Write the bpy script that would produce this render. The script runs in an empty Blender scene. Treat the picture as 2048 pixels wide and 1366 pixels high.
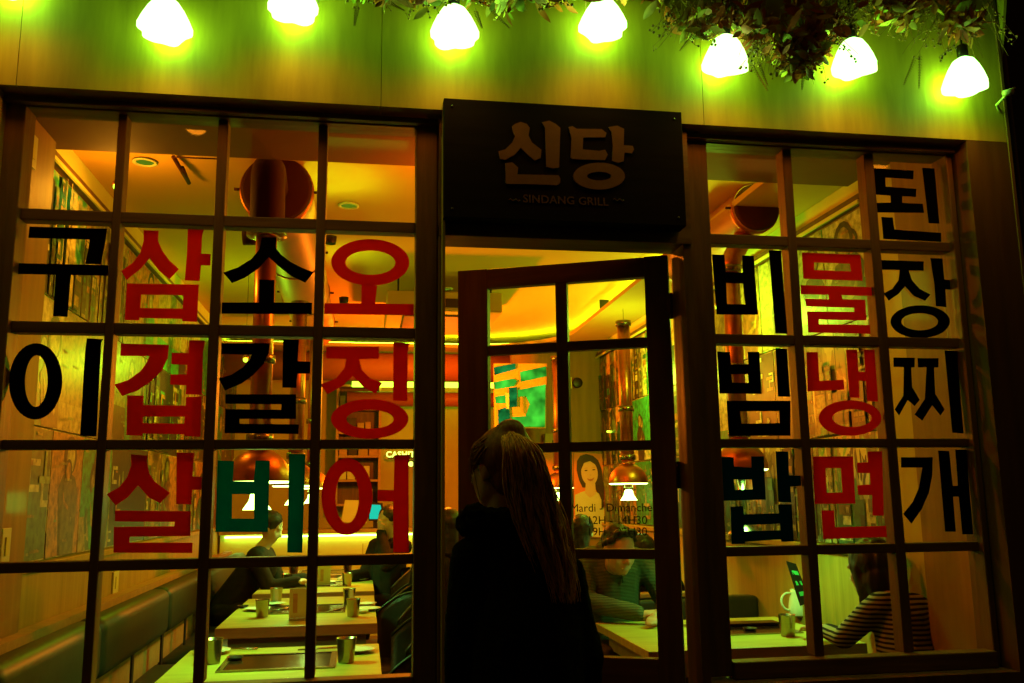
import bpy, bmesh, math, random
from mathutils import Vector, Matrix, Euler, noise as mnoise
S = bpy.context.scene
COL = S.collection
PI = math.pi
rnd = random.Random(7)

# ------------------------------------------------------------------ camera
YAW, PITCH, ROLL = (math.radians(a) for a in (9.3597, 9.7164, -0.6584))
CAM = Vector((0, 0, 1.45)); FPX = 1800.0
cf = Vector((math.sin(YAW)*math.cos(PITCH), math.cos(YAW)*math.cos(PITCH), math.sin(PITCH)))
r0 = Vector((math.cos(YAW), -math.sin(YAW), 0)); u0 = r0.cross(cf)
cr = math.cos(ROLL)*r0 + math.sin(ROLL)*u0
cu = -math.sin(ROLL)*r0 + math.cos(ROLL)*u0
cam = bpy.data.cameras.new('camera'); camo = bpy.data.objects.new('camera', cam); COL.objects.link(camo)
camo.matrix_world = Matrix(((cr.x, cu.x, -cf.x, CAM.x), (cr.y, cu.y, -cf.y, CAM.y), (cr.z, cu.z, -cf.z, CAM.z), (0, 0, 0, 1)))
cam.sensor_width = 36; cam.lens = FPX/2048*36; cam.clip_end = 300; cam.clip_start = 0.05
S.camera = camo
# ------------------------------------------------------------------ world and exposure (night: dim warm street glow)
W = bpy.data.worlds.new('World'); S.world = W; W.use_nodes = True
bg = W.node_tree.nodes['Background']; bg.inputs[0].default_value = (1.0, 0.30, 0.02, 1); bg.inputs[1].default_value = 0.055
S.view_settings.view_transform = 'Standard'; S.view_settings.look = 'None'
S.view_settings.exposure = 0; S.view_settings.gamma = 1
S.cycles.max_bounces = 7; S.cycles.diffuse_bounces = 3; S.cycles.glossy_bounces = 3
S.cycles.transparent_max_bounces = 12; S.cycles.sample_clamp_indirect = 1.2
S.cycles.caustics_reflective = False; S.cycles.caustics_refractive = False
S.cycles.use_denoising = True; S.cycles.use_adaptive_sampling = False; S.cycles.sample_clamp_direct = 12

def at(px, py, x=None, y=None, z=None):
    """the point of the place that lies on plane x=, y= or z= and shows at photo position px, py"""
    d = cf*FPX + cr*(px-1024) - cu*(py-683)
    t = (y-CAM.y)/d.y if y is not None else ((z-CAM.z)/d.z if z is not None else (x-CAM.x)/d.x)
    return CAM + d*t

# ------------------------------------------------------------------ materials
def newmat(name):
    m = bpy.data.materials.new(name); m.use_nodes = True
    nt = m.node_tree; b = nt.nodes['Principled BSDF']
    return m, nt, b
def pmat(name, col, rough=.6, metal=0, var=.25, scale=(6, 6, 6), bump=.1, spec=.4, col2=None, detail=6, bscale=None, sheen=0):
    m, nt, b = newmat(name); N = nt.nodes; L = nt.links
    tc = N.new('ShaderNodeTexCoord'); mp = N.new('ShaderNodeMapping'); mp.inputs['Scale'].default_value = scale
    L.new(tc.outputs['Object'], mp.inputs[0])
    nz = N.new('ShaderNodeTexNoise'); nz.inputs['Scale'].default_value = 1; nz.inputs['Detail'].default_value = detail; nz.inputs['Roughness'].default_value = .62
    L.new(mp.outputs[0], nz.inputs['Vector'])
    r = N.new('ShaderNodeValToRGB'); r.color_ramp.elements[0].position = .3; r.color_ramp.elements[1].position = .7
    c2 = col2 or tuple(c*(1-var) for c in col)
    hi = col if col2 else tuple(min(1, c*(1+var)) for c in col)
    r.color_ramp.elements[0].color = (*c2, 1); r.color_ramp.elements[1].color = (*hi, 1)
    L.new(nz.outputs['Fac'], r.inputs[0]); L.new(r.outputs[0], b.inputs['Base Color'])
    b.inputs['Roughness'].default_value = rough; b.inputs['Metallic'].default_value = metal
    b.inputs['Specular IOR Level'].default_value = spec
    if sheen: b.inputs['Sheen Weight'].default_value = sheen
    if bump:
        bp = N.new('ShaderNodeBump'); bp.inputs['Strength'].default_value = bump; bp.inputs['Distance'].default_value = .01
        L.new(nz.outputs['Fac'], bp.inputs['Height']); L.new(bp.outputs[0], b.inputs['Normal'])
    return m
def emat(name, col, s):
    m = bpy.data.materials.new(name); m.use_nodes = True; nt = m.node_tree
    nt.nodes.clear(); e = nt.nodes.new('ShaderNodeEmission'); o = nt.nodes.new('ShaderNodeOutputMaterial')
    e.inputs[0].default_value = (*col, 1); e.inputs[1].default_value = s; nt.links.new(e.outputs[0], o.inputs[0]); return m
def emat_noise(name, col, s, sc):
    m = emat(name, col, s); nt = m.node_tree; e = nt.nodes['Emission']; tc = nt.nodes.new('ShaderNodeTexCoord'); nz = nt.nodes.new('ShaderNodeTexNoise'); nz.inputs['Scale'].default_value = sc; nz.inputs['Detail'].default_value = 2
    mp = nt.nodes.new('ShaderNodeMapRange'); mp.inputs[1].default_value = .3; mp.inputs[2].default_value = .7; mp.inputs[3].default_value = s*.25; mp.inputs[4].default_value = s*1.2
    nt.links.new(tc.outputs['Object'], nz.inputs['Vector']); nt.links.new(nz.outputs['Fac'], mp.inputs[0]); nt.links.new(mp.outputs[0], e.inputs[1]); return m
def vinyl(name, col, trans):
    m = bpy.data.materials.new(name); m.use_nodes = True; nt = m.node_tree; nt.nodes.clear(); N = nt.nodes; L = nt.links
    o = N.new('ShaderNodeOutputMaterial'); d = N.new('ShaderNodeBsdfDiffuse'); t = N.new('ShaderNodeBsdfTranslucent'); mx = N.new('ShaderNodeMixShader')
    nz = N.new('ShaderNodeTexNoise'); nz.inputs['Scale'].default_value = 9; r = N.new('ShaderNodeValToRGB')
    r.color_ramp.elements[0].color = (*[c*.8 for c in col], 1); r.color_ramp.elements[1].color = (*col, 1)
    L.new(nz.outputs['Fac'], r.inputs[0]); L.new(r.outputs[0], d.inputs[0]); t.inputs[0].default_value = (*trans, 1)
    mx.inputs[0].default_value = .5; L.new(d.outputs[0], mx.inputs[1]); L.new(t.outputs[0], mx.inputs[2]); L.new(mx.outputs[0], o.inputs[0]); return m
def glassmat(name, amt=.055):
    m = bpy.data.materials.new(name); m.use_nodes = True; nt = m.node_tree; nt.nodes.clear(); N = nt.nodes; L = nt.links
    o = N.new('ShaderNodeOutputMaterial'); t = N.new('ShaderNodeBsdfTransparent'); t.inputs[0].default_value = (.95, .97, .93, 1)
    g = N.new('ShaderNodeBsdfGlossy'); g.inputs['Roughness'].default_value = .045
    fr = N.new('ShaderNodeLayerWeight'); fr.inputs[0].default_value = .25
    mm = N.new('ShaderNodeMath'); mm.operation = 'MULTIPLY_ADD'; mm.inputs[1].default_value = .12; mm.inputs[2].default_value = amt
    L.new(fr.outputs['Fresnel'], mm.inputs[0])
    mx = N.new('ShaderNodeMixShader'); L.new(mm.outputs[0], mx.inputs[0]); L.new(t.outputs[0], mx.inputs[1]); L.new(g.outputs[0], mx.inputs[2]); L.new(mx.outputs[0], o.inputs[0]); return m

M = {}
M['ply'] = pmat('facade plywood', (.36, .25, .016), .6, var=.28, scale=(9, 9, 1.3), bump=.25, spec=.3)
M['plyshade'] = pmat('falloff darkened plywood', (.085, .036, .007), .55, var=.3, scale=(14, 14, 1.3), bump=.25, spec=.3)  # darker copy of the facade plywood; lamp falloff put into its colour
M['frame'] = pmat('dark stained timber', (.120, .058, .014), .5, var=.35, scale=(30, 30, 3), bump=.2)
M['frameh'] = pmat('dark stained timber rail', (.120, .058, .014), .5, var=.35, scale=(3, 30, 30), bump=.2)
M['doorwood'] = pmat('dark door timber', (.12, .060, .015), .5, var=.3, scale=(30, 30, 3), bump=.2)
M['signblack'] = pmat('matt black sign panel', (.0035, .0022, .0015), .8, var=.5, scale=(4, 4, 30), bump=.1, spec=.1)
M['signtan'] = pmat('tan sign lettering', (.13, .062, .012), .6, var=.15, scale=(20, 20, 20))
M['signtan2'] = pmat('faint tan sign lettering', (.075, .036, .009), .6, var=.2, scale=(30, 30, 30))
M['black'] = pmat('black vinyl base', (.008, .005, .004), .7, var=.3)
M['vblack'] = vinyl('black vinyl letter', (.006, .005, .004), (.0, .010, .012))
M['vred'] = vinyl('red vinyl letter', (.80, .035, .010), (.90, .095, .008))
M['vteal'] = vinyl('teal vinyl letter', (.003, .012, .010), (.0, .50, 1.0))
M['vdteal'] = vinyl('dark teal vinyl letter', (.003, .006, .006), (.0, .12, .50))
M['glass'] = glassmat('window glass', .022)
M['doorglass'] = glassmat('door glass', .02)
M['ceil'] = pmat('orange tinted plaster ceiling', (.62, .35, .045), .8, var=.06, scale=(1.5, 1.5, 1.5), bump=.05, spec=.2)
M['soff'] = pmat('soffit plaster', (.52, .33, .05), .8, var=.08, scale=(1.5, 1.5, 1.5), bump=.05, spec=.2)
M['bulk'] = pmat('brown bulkhead board', (.15, .06, .012), .75, var=.12, scale=(2, 2, 2), bump=.05, spec=.2)
M['wall'] = pmat('plaster wall', (.46, .38, .06), .75, var=.12, scale=(2, 2, 2), bump=.08, spec=.2)
M['pier'] = pmat('timber faced pier', (.28, .15, .018), .6, var=.2, scale=(14, 14, 1.4), bump=.12, spec=.3)
M['wains'] = pmat('wainscot timber', (.36, .26, .035), .55, var=.22, scale=(18, 18, 1.0), bump=.15, spec=.3)
M['strip'] = pmat('pale painted band', (.62, .62, .14), .7, var=.06, bump=.03)
M['floor'] = pmat('dark timber floor', (.16, .09, .04), .45, var=.3, scale=(2, 14, 2), bump=.1)
M['ground'] = pmat('asphalt pavement', (.05, .047, .042), .85, var=.3, scale=(30, 30, 30), bump=.5)
M['tablew'] = pmat('butcher block table top', (.56, .50, .07), .38, var=.20, scale=(3, 22, 22), bump=.06, col2=(.38, .30, .04))
M['edgew'] = pmat('table edge timber', (.42, .24, .08), .5, var=.2, scale=(5, 30, 30), bump=.08)
M['leather'] = pmat('dark green black leather', (.020, .022, .011), .48, var=.25, scale=(12, 12, 12), bump=.12, spec=.5)
M['copper'] = pmat('brushed copper', (.75, .27, .085), .30, 1, var=.12, scale=(3, 3, 40), bump=.04)
M['copperd'] = pmat('aged copper duct', (.50, .15, .04), .42, 1, var=.15, scale=(40, 4, 40), bump=.05)
M['ductpaint'] = pmat('terracotta painted duct', (.36, .11, .025), .5, var=.12, scale=(5, 5, 5), bump=.05, spec=.4)
M['ductend'] = pmat('dark red duct end cap', (.055, .012, .004), .7, var=.12, scale=(3, 3, 3), bump=.05, spec=.15)
M['steel'] = pmat('brushed steel', (.36, .29, .18), .25, 1, var=.12, scale=(3, 3, 60), bump=.02)
M['darkmetal'] = pmat('dark metal', (.03, .022, .016), .4, .6, var=.2)
M['white'] = pmat('white glazed ceramic', (.78, .80, .60), .25, var=.04, scale=(10, 10, 10), bump=0)
M['plateg'] = pmat('grill plate', (.02, .007, .004), .14, 0, var=.35, spec=.25, scale=(25, 25, 25), bump=.06)
M['cyan'] = emat('tablet screen', (.02, .75, .55), .9)
M['bulb'] = emat('green white lamp glass', (.34, 1, .19), 6.5)
M['hoodlamp'] = emat('hood lamp glow', (.55, 1, .16), 14)
M['cove'] = emat('cove light strip', (.50, 1, .02), 55)
M['neon'] = emat('neon strip', (.50, 1, .03), 5)
M['neontext'] = emat('neon lettering', (.7, 1, .1), 4)
M['down'] = emat('downlight lens', (.35, .6, .02), .35)
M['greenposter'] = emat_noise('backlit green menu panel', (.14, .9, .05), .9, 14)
M['skin'] = pmat('skin', (.52, .30, .16), .5, var=.08, scale=(20, 20, 20), bump=.05)
M['hairb'] = pmat('dark brown hair', (.60, .25, .05), .42, var=.85, scale=(90, 90, 5), bump=.2, spec=.08)
M['hairk'] = pmat('black hair', (.018, .011, .006), .45, var=.4, scale=(60, 60, 8), bump=.4, spec=.4)
M['coat'] = pmat('black fleece coat', (.007, .0055, .0045), .95, var=.5, scale=(70, 70, 70), bump=.8, spec=.05)
M['knit'] = pmat('grey green knitted wool', (.19, .19, .10), .9, var=.25, scale=(60, 60, 60), bump=.6, spec=.1)
M['darkcloth'] = pmat('dark cloth', (.022, .015, .009), .9, var=.3, scale=(20, 20, 20), bump=.3, spec=.1)
M['leaf1'] = pmat('dried brown leaf', (.62, .28, .06), .6, var=.35, scale=(20, 20, 20), bump=.2)
M['leaf2'] = pmat('olive leaf', (.40, .46, .09), .55, var=.3, scale=(20, 20, 20), bump=.2)
M['leaf3'] = pmat('rust red leaf', (.45, .09, .02), .6, var=.3, scale=(20, 20, 20), bump=.2)
M['leaf4'] = pmat('pale straw leaf', (.60, .46, .12), .6, var=.3, scale=(20, 20, 20), bump=.2)
M['twig'] = pmat('dry twig', (.26, .13, .04), .8, var=.3, scale=(30, 30, 30), bump=.3)
M['berry'] = pmat('dried berry', (.24, .11, .03), .5, var=.3)
M['kraft'] = pmat('orange poster paper', (.75, .18, .02), .6, var=.05)
M['plastic'] = pmat('pale plastic', (.55, .58, .25), .5, var=.05)

def ribmat(name, c1, c2, scale, axis, rough=.9, bump=.5, sharp=False, zrot=0):
    m, nt, b = newmat(name); N = nt.nodes; L = nt.links
    tc = N.new('ShaderNodeTexCoord'); mp = N.new('ShaderNodeMapping'); L.new(tc.outputs['Object'], mp.inputs[0]); mp.inputs['Rotation'].default_value = (0, zrot, 0)
    w = N.new('ShaderNodeTexWave'); w.bands_direction = axis; w.inputs['Scale'].default_value = scale; w.inputs['Distortion'].default_value = 1.2
    w.inputs['Detail'].default_value = 1.5; w.inputs['Detail Scale'].default_value = .6
    L.new(mp.outputs[0], w.inputs[0]); r = N.new('ShaderNodeValToRGB')
    r.color_ramp.elements[0].color = (*c1, 1); r.color_ramp.elements[1].color = (*c2, 1)
    if sharp: r.color_ramp.elements[0].position = .42; r.color_ramp.elements[1].position = .52
    L.new(w.outputs[0], r.inputs[0]); L.new(r.outputs[0], b.inputs['Base Color']); b.inputs['Roughness'].default_value = rough
    b.inputs['Specular IOR Level'].default_value = .1
    bp = N.new('ShaderNodeBump'); bp.inputs['Strength'].default_value = bump; bp.inputs['Distance'].default_value = .006
    L.new(w.outputs[0], bp.inputs['Height']); L.new(bp.outputs[0], b.inputs['Normal']); return m
M['knitr'] = ribmat('ribbed knit wool', (.045, .055, .028), (.13, .145, .070), 40, 'Z')
M['stripe'] = ribmat('striped jersey', (.014, .011, .010), (.30, .26, .14), 16, 'Z', sharp=True, bump=.1)

def postermat(i):
    g = random.Random(i*13+5); m, nt, b = newmat('collage poster print'); N = nt.nodes; L = nt.links
    pal = [((.03, .02, .01), (.55, .42, .14), (.30, .17, .05)), ((.02, .03, .015), (.12, .45, .10), (.60, .60, .25)),
           ((.05, .02, .01), (.62, .30, .07), (.70, .62, .30)), ((.02, .02, .02), (.30, .26, .10), (.58, .50, .20)),
           ((.01, .03, .02), (.04, .38, .16), (.50, .55, .25)), ((.06, .03, .01), (.42, .20, .05), (.14, .09, .03))][i % 6]
    tc = N.new('ShaderNodeTexCoord'); mp = N.new('ShaderNodeMapping'); mp.inputs['Location'].default_value = (g.uniform(0, 50), g.uniform(0, 50), g.uniform(0, 50))
    mp.inputs['Scale'].default_value = (1, 1, g.choice((.5, .8, 1.3)))
    L.new(tc.outputs['Object'], mp.inputs[0])
    n1 = N.new('ShaderNodeTexNoise'); n1.inputs['Scale'].default_value = g.uniform(3, 6); n1.inputs['Detail'].default_value = 3; n1.inputs['Distortion'].default_value = .9
    L.new(mp.outputs[0], n1.inputs['Vector'])
    r = N.new('ShaderNodeValToRGB'); cr_ = r.color_ramp; cr_.interpolation = 'CONSTANT' if i % 2 else 'LINEAR'
    cr_.elements[0].color = (*pal[0], 1); cr_.elements[0].position = 0.0
    e = cr_.elements.new(.44); e.color = (*pal[2], 1); e = cr_.elements.new(.52); e.color = (*pal[1], 1)
    e = cr_.elements.new(.60); e.color = (*[c*.4 for c in pal[1]], 1)
    cr_.elements[-1].position = .68; cr_.elements[-1].color = (*pal[2], 1)
    L.new(n1.outputs['Fac'], r.inputs[0])
    # small print, streets and buildings: fine vertical / blocky detail
    mp2 = N.new('ShaderNodeMapping'); mp2.inputs['Scale'].default_value = (1, g.uniform(9, 20), g.uniform(2.5, 7)); L.new(tc.outputs['Object'], mp2.inputs[0])
    v = N.new('ShaderNodeTexVoronoi'); v.distance = 'CHEBYCHEV'; v.inputs['Scale'].default_value = 1.6; L.new(mp2.outputs[0], v.inputs['Vector'])
    mx = N.new('ShaderNodeMixRGB'); mx.blend_type = 'MULTIPLY'; mx.inputs[0].default_value = .75
    r2 = N.new('ShaderNodeValToRGB'); r2.color_ramp.elements[0].position = .25; r2.color_ramp.elements[0].color = (.12, .10, .08, 1); r2.color_ramp.elements[1].position = .55
    L.new(v.outputs['Color'], r2.inputs[0]); L.new(r.outputs[0], mx.inputs[1]); L.new(r2.outputs[0], mx.inputs[2])
    L.new(mx.outputs[0], b.inputs['Base Color']); b.inputs['Roughness'].default_value = .35; return m
POST = [postermat(i) for i in range(6)]
INK = [pmat('printed ink', c, .4, var=.75, scale=(14, 22, 22), bump=0, detail=4) for c in (tuple(.62*q for q in c3) for c3 in ((.60, .52, .20), (.42, .30, .08), (.30, .42, .10), (.04, .34, .12), (.02, .02, .012), (.07, .035, .012), (.55, .22, .03), (.18, .12, .04), (.66, .62, .34), (.10, .16, .05), (.03, .12, .06), (.26, .07, .02)))]
def poster_mesh(sgn, w, h, th, g):
    bm = bmesh.new(); box_bm(bm, *sorted((0, sgn*th)), 0, w, 0, h); base = g.randrange(6)
    bmesh.ops.recalc_face_normals(bm, faces=bm.faces); lay = [0]
    def poly(pts, mi):
        lay[0] += 1; x = sgn*(th+.0002*lay[0])
        P = [(max(.004, min(w-.004, a)), max(.004, min(h-.004, b))) for a, b in pts]
        if len({(round(a, 4), round(b, 4)) for a, b in P}) < 3: return
        vs = [bm.verts.new((x, a, b)) for a, b in P]
        try: f = bm.faces.new(vs)
        except ValueError: return
        f.normal_update()
        if f.normal.x*sgn < 0: f.normal_flip()
        f.material_index = mi+1
    def rect(a, b, c, d, mi): poly([(a, b), (c, b), (c, d), (a, d)], mi)
    kind = g.random(); dark = (4, 5, 7, 9, 10); light = (0, 1, 2, 8, 6, 3)
    if kind < .45:     # street scene: storeys of sign boards, poles and windows
        x = 0
        while x < w:
            ww = g.uniform(.04, .16); hh = g.uniform(.35, 1)*h; rect(x, 0, x+ww, hh, g.choice(dark+light[:2]))
            z = g.uniform(0, .06)
            while z < hh-.03:
                dz = g.uniform(.015, .07)
                if g.random() < .7: rect(x+.006, z, x+ww*g.uniform(.4, .95), z+dz, g.choice(light+dark))
                if g.random() < .5:
                    for q in range(g.randint(2, 5)): rect(x+.01+q*.014, z+dz*.2, x+.018+q*.014, z+dz*.8, g.choice((4, 8, 0)))
                z += dz+g.uniform(.004, .03)
            x += ww+g.uniform(0, .02)
        for q in range(g.randint(1, 4)): a = g.uniform(0, w); rect(a, 0, a+g.uniform(.005, .012), h, g.choice((4, 5, 0)))
    elif kind < .8:    # figures on a plain ground
        rect(0, 0, w, h, g.choice(light)); rect(0, 0, w, h*g.uniform(.2, .45), g.choice(dark+light))
        for q in range(g.randint(1, 3)):
            cx, r = g.uniform(.15, .85)*w, g.uniform(.05, .10)*h*1.4; top = g.uniform(.6, .85)*h; sk = g.choice((1, 0, 6)); cl = g.choice(dark+(3, 11))
            poly([(cx-r*1.3, -.0), (cx-r*2.1, top-r*2.6), (cx-r*1.2, top-r*1.6), (cx, top-r*1.3), (cx+r*1.2, top-r*1.6), (cx+r*2.0, top-r*2.8), (cx+r*1.6, 0)], cl)
            poly([(cx+r*1.25*math.cos(a*PI/7), top-r*.1+r*1.35*math.sin(a*PI/7)) for a in range(14)], g.choice((4, 5)))
            poly([(cx+r*.85*math.cos(a*PI/7), top-r*.25+r*1.1*math.sin(a*PI/7)) for a in range(14)], sk)
            poly([(cx-r*1.6, top-r*2.4), (cx-r*.8, top-r*3.6), (cx+r*.9, top-r*4.4), (cx+r*.7, top-r*4.8), (cx-r*1.2, top-r*4.0)], sk)
    else:              # big lettering blocks
        rect(0, 0, w, h, g.choice(dark+(3, 11)))
        for q in range(g.randint(4, 9)):
            a, b = g.uniform(0, .8)*w, g.uniform(0, .85)*h; s = g.uniform(.05, .16); c = g.choice(light)
            rect(a, b, a+s, b+s*.22, c); rect(a, b, a+s*.22, b+s, c) if g.random() < .6 else rect(a+s*.4, b, a+s*.6, b+s, c)
            if g.random() < .5: rect(a, b+s*.8, a+s, b+s, c)
    for q in range(g.randint(3, 9)):    # small captions
        a, b = g.uniform(0, .7)*w, g.uniform(.02, .95)*h; c = g.choice(light)
        for r in range(g.randint(3, 9)): rect(a+r*.013, b, a+r*.013+.008, b+g.uniform(.010, .016), c)
    me = bpy.data.meshes.new('poster_panel'); bm.to_mesh(me); bm.free(); me.materials.append(POST[base])
    for m_ in INK: me.materials.append(m_)
    return me

# ------------------------------------------------------------------ mesh helpers
def link(name, me, m=None, parent=None):
    o = bpy.data.objects.new(name, me); COL.objects.link(o)
    if m is not None and not me.materials: me.materials.append(m)
    if parent is not None: o.parent = parent; o.matrix_parent_inverse = PINV.get(parent.name, Matrix())
    return o
PINV = {}
def tag(o, label, cat, group=None, kind=None):
    o['label'] = label; o['category'] = cat
    if group: o['group'] = group
    if kind: o['kind'] = kind
    return o
def root(name, loc, label, cat, group=None):
    o = bpy.data.objects.new(name, None); o.empty_display_size = .1; COL.objects.link(o); o.location = loc
    o.matrix_basis = Matrix.Translation(Vector(loc)); PINV[o.name] = Matrix.Translation(-Vector(loc))
    return tag(o, label, cat, group)
def bm_obj(name, bm, m, parent=None, smooth=False):
    me = bpy.data.meshes.new(name)
    if smooth:
        for f in bm.faces: f.smooth = True
    bm.normal_update(); bm.to_mesh(me); bm.free()
    return link(name, me, m, parent)
def box_bm(bm, x0, x1, y0, y1, z0, z1, rot=None):
    vs = [bm.verts.new((x, y, z)) for x in (x0, x1) for y in (y0, y1) for z in (z0, z1)]
    for f in ((0, 1, 3, 2), (4, 6, 7, 5), (0, 4, 5, 1), (2, 3, 7, 6), (0, 2, 6, 4), (1, 5, 7, 3)): bm.faces.new([vs[i] for i in f])
    return vs
def box(name, x0, x1, y0, y1, z0, z1, m, parent=None, bev=0, seg=2):
    bm = bmesh.new(); box_bm(bm, min(x0, x1), max(x0, x1), min(y0, y1), max(y0, y1), min(z0, z1), max(z0, z1))
    bmesh.ops.recalc_face_normals(bm, faces=bm.faces)
    if bev: bmesh.ops.bevel(bm, geom=bm.edges[:], offset=bev, segments=seg, affect='EDGES', profile=.5)
    return bm_obj(name, bm, m, parent, smooth=bev > .01)
def structure(o): o['kind'] = 'structure'; return o
def lathe(name, prof, c, m, parent=None, seg=32, axis='Z', mod=None, solid=True):
    """prof: list of (radius, height)"""
    bm = bmesh.new(); rings = []
    for k, (r, h) in enumerate(prof):
        ring = []
        for i in range(seg):
            a = 2*PI*i/seg; rr = r*(mod(a, k/(len(prof)-1)) if mod else 1)
            p = (rr*math.cos(a), rr*math.sin(a), h)
            if axis == 'Y': p = (p[0], p[2], p[1])
            if axis == 'X': p = (p[2], p[0], p[1])
            ring.append(bm.verts.new((c[0]+p[0], c[1]+p[1], c[2]+p[2])))
        rings.append(ring)
    for a, b in zip(rings, rings[1:]):
        for i in range(seg): bm.faces.new((a[i], a[(i+1) % seg], b[(i+1) % seg], b[i]))
    if solid:
        for rg in (rings[0], rings[-1]):
            try: bm.faces.new(rg)
            except ValueError: pass
    bmesh.ops.recalc_face_normals(bm, faces=bm.faces)
    o = bm_obj(name, bm, m, parent, smooth=True)
    return o
def tube_bm(bm, pts, rad, seg=8, cap=True):
    pts = [Vector(p) for p in pts]; rings = []
    rads = rad if isinstance(rad, (list, tuple)) else [rad]*len(pts)
    up = Vector((0, 0, 1)) if abs((pts[-1]-pts[0]).normalized().z) < .9 else Vector((0, 1, 0))
    for i, p in enumerate(pts):
        t = (pts[min(i+1, len(pts)-1)]-pts[max(i-1, 0)]).normalized()
        s = t.cross(up); s = s.normalized() if s.length > 1e-4 else Vector((1, 0, 0)); n = s.cross(t)
        rings.append([bm.verts.new(p+(s*math.cos(2*PI*k/seg)+n*math.sin(2*PI*k/seg))*rads[i]) for k in range(seg)])
    for a, b in zip(rings, rings[1:]):
        for k in range(seg): bm.faces.new((a[k], a[(k+1) % seg], b[(k+1) % seg], b[k]))
    if cap: bm.faces.new(rings[0][::-1]); bm.faces.new(rings[-1])
def tube(name, pts, rad, m, parent=None, seg=10):
    bm = bmesh.new(); tube_bm(bm, pts, rad, seg); bmesh.ops.recalc_face_normals(bm, faces=bm.faces)
    return bm_obj(name, bm, m, parent, smooth=True)
def bez(p0, p1, p2, p3, n):
    out = []
    for i in range(n+1):
        t = i/n; out.append(p0*(1-t)**3+p1*3*t*(1-t)**2+p2*3*t*t*(1-t)+p3*t**3)
    return out
def copytree(o, off, label=None, rotz=0):
    c = o.copy(); COL.objects.link(c); c.location = o.location+Vector(off)
    if rotz: c.rotation_euler = (0, 0, rotz)
    if label: c['label'] = label
    for ch in o.children:
        d = ch.copy(); COL.objects.link(d); d.parent = c; d.matrix_parent_inverse = ch.matrix_parent_inverse.copy()
        for g in ch.children:
            e = g.copy(); COL.objects.link(e); e.parent = d
    return c
# filled flat shapes with holes
def shape_mesh(shapes, conv, thick):
    """shapes: list of [outer, hole, ...] in crop coordinates; conv gives (u, v) on the plane"""
    out = bmesh.new()
    for k, loops in enumerate(shapes):
        cu_ = bpy.data.curves.new('c', 'CURVE'); cu_.dimensions = '2D'; cu_.fill_mode = 'BOTH'; cu_.extrude = thick/2+.0001*k
        for lp in loops:
            s = cu_.splines.new('POLY'); s.points.add(len(lp)-1); s.use_cyclic_u = True
            for i, p in enumerate(lp): u, v = conv(*p); s.points[i].co = (u, v, 0, 1)
        o = bpy.data.objects.new('c', cu_); me = bpy.data.meshes.new_from_object(o)
        out.from_mesh(me); bpy.data.objects.remove(o); bpy.data.curves.remove(cu_); bpy.data.meshes.remove(me)
    return out
def ell(cx, cy, rx, ry, n=44, rot=0):
    return [(cx+rx*math.cos(2*PI*i/n)*math.cos(rot)-ry*math.sin(2*PI*i/n)*math.sin(rot), cy+rx*math.cos(2*PI*i/n)*math.sin(rot)+ry*math.sin(2*PI*i/n)*math.cos(rot)) for i in range(n)]
def text_obj(name, body, size, m, mat4, parent, extr=.001, space=1.0, bold=0, align='CENTER', lines=1.1):
    c = bpy.data.curves.new('t', 'FONT'); c.body = body; c.size = size; c.extrude = extr; c.align_x = align; c.space_character = space; c.offset = bold; c.space_line = lines
    c.resolution_u = 3
    o = bpy.data.objects.new('t', c); me = bpy.data.meshes.new_from_object(o); bpy.data.objects.remove(o)
    me.transform(mat4); me.materials.clear(); me.name = name
    return link(name, me, m, parent)
FACING = Matrix(((1, 0, 0, 0), (0, 0, -1, 0), (0, 1, 0, 0), (0, 0, 0, 1)))   # text plane -> faces the street (-Y)

# ================================================================== SETTING
structure(box('pavement', -40, 40, -40, 3.06, -.3, 0, M['ground']))
structure(box('floor', -1.7, 2.7, 3.30, 11.2, -.1, .03, M['floor']))
HC = 3.19; XL = -1.5; XR = 2.5; YB = 10.9; FW = 3.08    # ceiling, left, right, back, facade face
wl = structure(box('wall_left', XL-.1, XL, 3.27, YB, 0, HC, M['wall']))
wr = structure(box('wall_right', XR, XR+.038, 3.27, YB, 0, HC, M['wall']))
wb = structure(box('wall_back', XL-.1, XR+.038, YB, YB+.1, 0, HC, M['wall']))
structure(box('ceiling', XL, XR, 4.15, YB, HC, HC+.1, M['ceil']))
# front bulkhead
structure(box('ceiling_bulkhead', XL, XR, 3.27, 4.15, 3.02, HC+.1, M['bulk']))
# soffit with rounded inner corner (right strip and back strip)
bm = bmesh.new(); inner = [(2.03, 4.153), (2.05, 8.6)] + [(1.05+1.0*math.cos(a), 8.6+1.0*math.sin(a)) for a in [i*PI/2/14 for i in range(1, 15)]] + [(XL+.002, 9.6)]
outer = [(XR-.002, 4.153), (XR-.002, 8.6)] + [(XR-.002, 8.6+(YB-8.6)*i/7) for i in range(1, 8)] + [(XR-.002-(XR-1.05)*i/7, YB-.002) for i in range(1, 8)] + [(XL+.002, YB-.002)]
for zz in (3.04, 3.075):
    pass
va = [bm.verts.new((x, y, 3.04)) for x, y in inner]; vb = [bm.verts.new((x, y, 3.04)) for x, y in outer]
vc = [bm.verts.new((x, y, 3.075)) for x, y in inner]; vd = [bm.verts.new((x, y, 3.075)) for x, y in outer]
for i in range(len(inner)-1):
    bm.faces.new((va[i], va[i+1], vb[i+1], vb[i])); bm.faces.new((vc[i], vd[i], vd[i+1], vc[i+1])); bm.faces.new((va[i], vc[i], vc[i+1], va[i+1]))
bmesh.ops.recalc_face_normals(bm, faces=bm.faces)
structure(bm_obj('ceiling_soffit', bm, M['soff']))
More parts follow.
